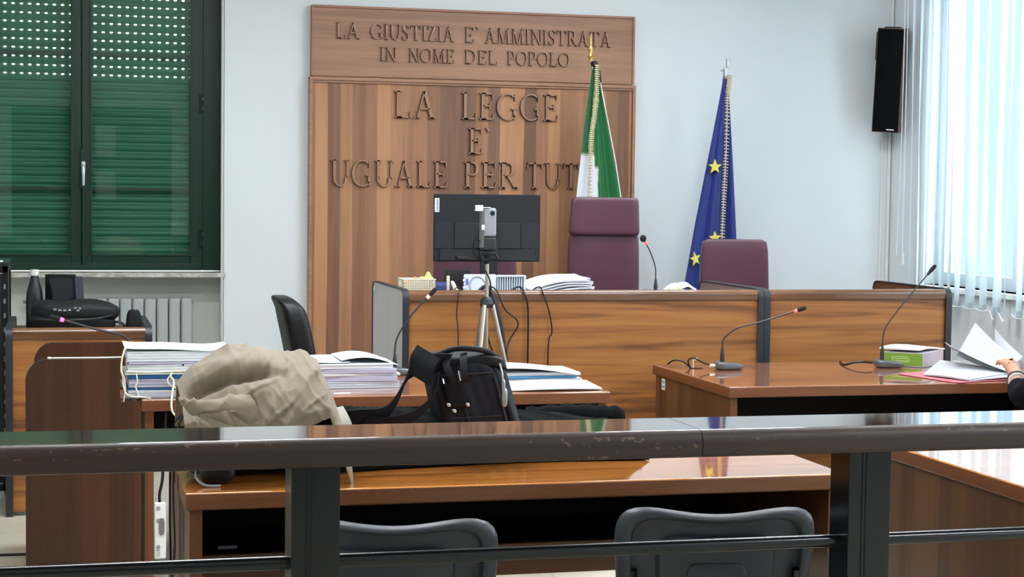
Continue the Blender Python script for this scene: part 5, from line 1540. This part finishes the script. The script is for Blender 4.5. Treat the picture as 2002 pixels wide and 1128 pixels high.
b = nb(); softbox(b, (1.27, 5.44, 1.072), (0.128, 0.125, 0.022), 6, 16, lambda p: Vector((p.x, p.y, p.z + 0.5 * math.sin(p.x * 3) - 0.6 * p.x))); shear(b); obj('top_flap', b, plain('black_flap', (8, 9, 10), 0.6, spec=0.3, bump=0.2, bscale=250), sb, sharp=70)
b = nb()
for (z, w) in ((1.035, 0.0035), (0.90, 0.003)): tube(b, [(1.165, 5.300, z), (1.33, 5.300, z + 0.006)], w, 6)
tube(b, [(1.215, 5.298, 1.035), (1.222, 5.296, 0.79)], 0.003, 6); tube(b, [(1.335, 5.30, 1.03), (1.342, 5.30, 0.80)], 0.003, 6); shear(b)
obj('seam', b, plain('dark_seam', (16, 16, 20), 0.6), sb)
b = nb(); softbox(b, (1.195, 5.293, 0.975), (0.030, 0.008, 0.042), 7, 8); shear(b); tb_ = obj('buckle_tab', b, plain('black_webbing', (12, 12, 17), 0.7, spec=0.2, bump=0.5, bscale=500), sb, sharp=70)
b = nb()
for (x, z) in ((1.165, 0.945), (1.225, 0.945), (1.178, 0.926)): softbox(b, (x, 5.284, z), (0.007, 0.005, 0.007), 2.5, 5)
shear(b); obj('rivet', b, M_chrome, tb_)
b = nb()
strap(b, [(1.178, 5.285, 1.015), (1.16, 5.27, 1.04), (1.15, 5.29, 1.07), (1.17, 5.33, 1.095)], 0.022, 0.003, Vector((1, 0, 0.2)))
strap(b, [(1.215, 5.285, 1.015), (1.205, 5.27, 1.04), (1.205, 5.29, 1.08), (1.215, 5.33, 1.10)], 0.022, 0.003, Vector((1, 0, 0.2)))
tube(b, smooth_pts([(1.13, 5.36, 1.09), (1.19, 5.33, 1.115), (1.28, 5.33, 1.108), (1.345, 5.36, 1.075)]), 0.009, 8)
obj('handle', b, M_navy, sb)
b = nb(); tube(b, [(1.14, 5.279, 1.012), (1.135, 5.279, 1.035)], 0.004, 6); tube(b, [(1.194, 5.277, 1.022), (1.188, 5.277, 1.052)], 0.004, 6); obj('ring', b, M_chrome, sb)
b = nb(); tube(b, smooth_pts([(1.325, 5.30, 1.07), (1.33, 5.29, 1.04), (1.335, 5.292, 0.99), (1.338, 5.295, 0.95)]), 0.003, 6); softbox(b, (1.333, 5.285, 1.0), (0.006, 0.004, 0.022), 3, 6); softbox(b, (1.338, 5.288, 0.965), (0.009, 0.004, 0.03), 3, 6); obj('zip_puller', b, M_steel, sb)
# shoulder strap with pad going left
b = nb()
strap(b, [(1.16, 5.33, 1.07), (1.10, 5.29, 1.075), (1.03, 5.25, 1.06), (0.99, 5.22, 0.99), (0.94, 5.22, 0.925), (0.85, 5.22, 0.915), (0.76, 5.24, 0.905)], 0.07, 0.006, Vector((0.25, -0.35, 0.9)))
strap(b, [(1.115, 5.28, 1.03), (1.10, 5.25, 0.975), (1.05, 5.23, 0.93), (0.97, 5.21, 0.905), (0.88, 5.22, 0.90)], 0.045, 0.006, Vector((0.3, -0.35, 0.9)))
obj('shoulder_strap', b, plain('black_strap', (18, 18, 25), 0.8, spec=0.2, bump=0.5, bscale=400), sb, sharp=80)
b = nb()
strap(b, [(1.085, 5.24, 1.115), (1.06, 5.22, 1.08), (1.055, 5.22, 1.03)], 0.085, 0.012, Vector((0.8, -0.2, -0.5)))
obj('strap_pad', b, plain('pad_grey', (27, 28, 33), 0.75, spec=0.2, bump=0.3, bscale=300), sb, sharp=80)
b = nb(); box(b, 1.395, 1.405, 5.32, 5.34, 0.835, 0.865, 0.002); obj('care_tag', b, M_white, sb)

# small bar on the shelf, power strip, hanging cable
b = nb(); box(b, 0.47, 0.532, 5.5, 5.52, 0.476, 0.486, 0.003); tag(obj('white_marker', b, plain('dim_white', (205, 205, 208), 0.5), at=(0.50, 5.51, 0.476)), 'small pale bar lying on the dark shelf of the front table', 'marker')
ps = thing('power_strip', 'white power strip fixed upright beside the leg of the middle table', 'power strip', (0.383, 7.20, 0.2))
b = nb(); box(b, 0.362, 0.410, 7.235, 7.26, 0.09, 0.325, 0.008, 3); obj('housing', b, M_white, ps)
b = nb(); softbox(b, (0.392, 7.232, 0.225), (0.012, 0.004, 0.035), 4, 6); obj('switch', b, plain('smoke_switch', (120, 110, 112), 0.3), ps)
b = nb(); 
for z in (0.30, 0.25, 0.14): lathe(b, [(0, -0.002), (0.009, -0.002), (0.009, 0.0), (0, 0.0)], (0.378, 7.2355, z), 12, 'y')
for z in (0.125, 0.115, 0.105): box(b, 0.368, 0.385, 7.2335, 7.2352, z, z + 0.003)
obj('sockets', b, plain('socket_grey', (150, 152, 156), 0.5), ps)
b = nb(); tube(b, smooth_pts([(0.384, 7.245, 0.32), (0.384, 7.245, 0.36), (0.395, 7.24, 0.42), (0.40, 7.25, 0.52), (0.41, 7.26, 0.69)]), 0.006, 8); obj('cord', b, M_black, ps)
b = nb(); box(b, 0.3645, 0.385, 7.20, 7.262, 0.2, 0.21) if False else None
b.free()
b = nb(); tube(b, smooth_pts([(0.455, 7.25, 0.34), (0.465, 7.25, 0.28), (0.45, 7.25, 0.22), (0.455, 7.25, 0.19), (0.49, 7.25, 0.188), (0.5, 7.3, 0.0)]), 0.005, 8)
tag(obj('white_cable', b, M_white, at=(0.46, 7.25, 0.19)), 'white cable hanging under the middle table near its left leg', 'cable')

# ------------------------------------------------------------------ fill lamps added on the ceiling to brighten the room, out of view
lm = None
for (x, y) in ((-2.9, 2.0), (3.9, 2.0), (0.3, 6.1), (3.6, 6.1), (0.9, 7.9), (3.6, 9.0)):
    if lm is None:
        lm = thing('fill_lamp', 'added white fill lamp over the left of the public area', 'lamp', (0, 0, 0), 'added fill lamps')
        b = nb(); box(b, -0.65, 0.65, -0.15, 0.15, -0.07, 0.0, 0.006); obj('housing', b, M_white, lm)
        b = nb(); box(b, -0.62, 0.62, -0.12, 0.12, -0.075, -0.069); obj('diffuser', b, plain('fill_lamp_diffuser', (244, 248, 255), 0.5, emit=26.0), lm)
        lm.location = (x, y, 3.70)
    else: dup(lm, (x, y, 3.70), 0, {(3.9, 2.0): 'added white fill lamp over the right of the public area', (0.3, 6.1): 'added white fill lamp over the front table', (3.6, 6.1): 'added white fill lamp over the right table', (0.9, 7.9): 'added white fill lamp near the green window', (3.6, 9.0): 'white ceiling lamp over the judge bench'}[(x, y)])

# ------------------------------------------------------------------ the seated person at the right table
pe = thing('person', 'person in black jacket at the right table, one hand turning pages', 'person', (4.66, 6.95, 0.0))
M_skin = plain('skin', (206, 150, 122), 0.5, bump=0.15, bscale=220, var=0.05, vscale=20)
M_hair = plain('dark_hair', (48, 36, 30), 0.6, bump=0.5, bscale=300)
M_suit = plain('black_suit', (9, 10, 14), 0.9, bump=0.2, bscale=300, spec=0.15)
M_shirt = plain('white_cuff', (232, 232, 230), 0.7)
def skin_obj(name, verts, edges, mat, parent, lv=2, root=0):
    me = bpy.data.meshes.new(name)
    org = Vector(parent['_org'])
    me.from_pydata([Vector(v[:3]) - org for v in verts], edges, []); me.update()
    o = bpy.data.objects.new(name, me); COL.objects.link(o); o.parent = parent; o['_org'] = tuple(org)
    md = o.modifiers.new('skin', 'SKIN'); md.use_smooth_shade = True
    sv = me.skin_vertices[0].data
    for i, v in enumerate(verts):
        r = v[3]; sv[i].radius = (r, v[4] if len(v) > 4 else r)
        sv[i].use_root = (i == root)
    s_ = o.modifiers.new('sub', 'SUBSURF'); s_.levels = lv; s_.render_levels = lv
    bake(o); o.data.materials.clear(); o.data.materials.append(mat)
    return o
# body: seated, torso upright, both hands at the dossier
px, py = 4.63, 6.90
V = [(px, py, 0.52, .15, .13), (px, py + 0.0, 0.68, .14, .12), (px, py + 0.01, 0.86, .15, .115), (px, py + 0.02, 1.02, .155, .10), (px, py + 0.02, 1.11, .06, .055), (px, py + 0.035, 1.16, .052, .055), (px, py + 0.055, 1.225, .075, .09), (px, py + 0.06, 1.305, .078, .098), (px, py + 0.055, 1.365, .05, .06),
     # left arm
     (px - 0.17, py + 0.01, 1.03, .058), (px - 0.32, py + 0.09, 0.85, .046), (4.185, 7.05, 0.685, .042), (4.235, 7.155, 0.73, .036), (4.285, 7.265, 0.778, .028, .028),
     # right arm
     (px + 0.17, py + 0.01, 1.03, .058), (px + 0.25, py + 0.12, 0.88, .046), (px + 0.24, py + 0.30, 0.815, .038), (px + 0.12, py + 0.46, 0.80, .034), (px + 0.03, py + 0.54, 0.80, .026, .026),
     # legs
     (px - 0.10, py + 0.02, 0.50, .085), (px - 0.11, py + 0.44, 0.50, .062), (px - 0.11, py + 0.42, 0.25, .05), (px - 0.11, py + 0.42, 0.07, .035), (px - 0.11, py + 0.56, 0.035, .032),
     (px + 0.10, py + 0.02, 0.50, .085), (px + 0.11, py + 0.44, 0.50, .062), (px + 0.11, py + 0.42, 0.25, .05), (px + 0.11, py + 0.42, 0.07, .035), (px + 0.11, py + 0.56, 0.035, .032)]
E_ = [(0, 1), (1, 2), (2, 3), (3, 4), (4, 5), (5, 6), (6, 7), (7, 8), (3, 9), (9, 10), (10, 11), (11, 12), (12, 13), (3, 14), (14, 15), (15, 16), (16, 17), (17, 18), (0, 19), (19, 20), (20, 21), (21, 22), (22, 23), (0, 24), (24, 25), (25, 26), (26, 27), (27, 28)]
def hand_chain(wr, pl, curl, flip=1):
    """append palm and five fingers to V/E_; wr index of wrist, pl palm direction"""
    W0 = Vector(V[wr][:3]); d = Vector(pl).normalized()
    upv = Vector((0.1 * flip, -0.72, 0.68)) if flip > 0 else Vector((-0.15, -0.35, 0.92)); side = d.cross(upv).normalized(); nrm = side.cross(d).normalized()
    def add(p, r, fr, r2=None):
        V.append((p.x, p.y, p.z, r) if r2 is None else (p.x, p.y, p.z, r, r2)); E_.append((fr, len(V) - 1)); return len(V) - 1
    pm = add(W0 + d * 0.045, 0.040, wr, 0.032)
    for k, (s_, l_) in enumerate(((0.030, .72), (0.010, .86), (-0.010, .80), (-0.028, .64))):
        kn = add(W0 + d * 0.092 + side * s_ * 1.15 + nrm * (0.010 - 0.004 * abs(k - 1.5)), 0.013, pm)
        a = add(Vector(V[kn][:3]) + (d * 0.7 - nrm * 0.7 * curl).normalized() * 0.036 * l_ + side * s_ * 0.1, 0.0085, kn)
        c = add(Vector(V[a][:3]) + (d * 0.1 - nrm * curl).normalized() * 0.026 * l_, 0.0078, a)
        add(Vector(V[c][:3]) + (-d * 0.45 - nrm * 0.8 * curl).normalized() * 0.018 * l_, 0.0068, c)
    t0 = add(W0 + d * 0.035 + side * 0.034 - nrm * 0.006, 0.0125, pm)
    t1 = add(Vector(V[t0][:3]) + d * 0.026 + side * 0.014 - nrm * 0.010, 0.0098, t0)
    add(Vector(V[t1][:3]) + d * 0.024 - side * 0.004 - nrm * 0.012, 0.0082, t1)
hand_chain(13, (-0.12, 0.68, 0.72), 1.0, 1)
hand_chain(18, (-0.55, 0.75, 0.05), 1.0, -1)
body = skin_obj('body', V, E_, M_skin, pe)
# face features
fb = nb()
hx, hy, hz = px, py + 0.14, 1.275
softbox(fb, (hx, hy + 0.008, hz - 0.01), (0.013, 0.018, 0.024), 2.5, 6); obj('nose', fb, M_skin, pe)
for s_ in (-1, 1):
    b = nb(); softbox(b, (hx + s_ * 0.032, hy - 0.006, hz + 0.022), (0.013, 0.008, 0.008), 2.2, 6); obj('eye', b, M_white, pe)
    b = nb(); softbox(b, (hx + s_ * 0.080, py + 0.06, hz + 0.0), (0.008, 0.018, 0.032), 2.4, 6); obj('ear', b, M_skin, pe)
b = nb(); softbox(b, (hx, hy - 0.004, hz - 0.052), (0.024, 0.008, 0.006), 2.5, 6); obj('mouth', b, plain('lips', (176, 100, 92), 0.5), pe)
b = nb(); softbox(b, (px, py + 0.030, 1.32), (0.098, 0.112, 0.095), 2.2, 14, lambda p: Vector((p.x, p.y - 0.25 * max(0, p.y) * (1 - p.z), max(p.z, -0.75 + 0.9 * max(0, p.y))))); obj('hair', b, M_hair, pe, sharp=80)
# jacket and trousers
J = [(px, py, 0.56, .175, .15), (px, py, 0.72, .165, .145), (px, py + 0.01, 0.88, .175, .14), (px, py + 0.02, 1.04, .17, .115), (px, py + 0.03, 1.14, .075, .072),
     (px - 0.18, py + 0.01, 1.03, .078), (px - 0.33, py + 0.09, 0.855, .070), (4.188, 7.05, 0.69, .066), (4.235, 7.15, 0.727, .058), (4.264, 7.222, 0.756, .050),
     (px + 0.18, py + 0.01, 1.03, .078), (px + 0.26, py + 0.12, 0.885, .066), (px + 0.25, py + 0.30, 0.815, .055), (px + 0.12, py + 0.445, 0.805, .044), (px + 0.05, py + 0.515, 0.80, .040)]
JE = [(0, 1), (1, 2), (2, 3), (3, 4), (3, 5), (5, 6), (6, 7), (7, 8), (8, 9), (3, 10), (10, 11), (11, 12), (12, 13), (13, 14)]
skin_obj('jacket', J, JE, M_suit, pe)
T = [(px, py, 0.52, .16, .14), (px - 0.10, py + 0.10, 0.515, .10), (px - 0.11, py + 0.45, 0.51, .082), (px - 0.11, py + 0.43, 0.25, .068), (px - 0.11, py + 0.43, 0.09, .06), (px + 0.10, py + 0.10, 0.515, .10), (px + 0.11, py + 0.45, 0.51, .082), (px + 0.11, py + 0.43, 0.25, .068), (px + 0.11, py + 0.43, 0.09, .06)]
skin_obj('trousers', T, [(0, 1), (1, 2), (2, 3), (3, 4), (0, 5), (5, 6), (6, 7), (7, 8)], M_suit, pe)
b = nb()
d = (Vector(V[13][:3]) - Vector(V[12][:3])).normalized(); p = Vector(V[13][:3]); tube(b, [p - d * 0.04, p - d * 0.004, p + d * 0.006], [0.042, 0.038, 0.037], 20)
obj('shirt_cuff', b, M_shirt, pe)
b = nb(); tube(b, [p - d * 0.03, p - d * 0.012], [0.0455, 0.0440], 20); obj('watch_strap', b, plain('brown_leather', (70, 42, 28), 0.5), pe)
for s_ in (-1, 1):
    b = nb(); softbox(b, (px + s_ * 0.11, py + 0.52, 0.045), (0.05, 0.14, 0.044), 3, 10, lambda p: Vector((p.x, p.y, p.z * (1 - 0.3 * max(0, p.y))))); obj('shoe', b, M_black, pe, sharp=70)

# tidy: helper property is not part of the scene
for o in COL.objects:
    if '_org' in o: del o['_org']
for w in [o for o in COL.objects if o.name.startswith('window_')]:
    if w.parent is None: w['kind'] = 'structure'
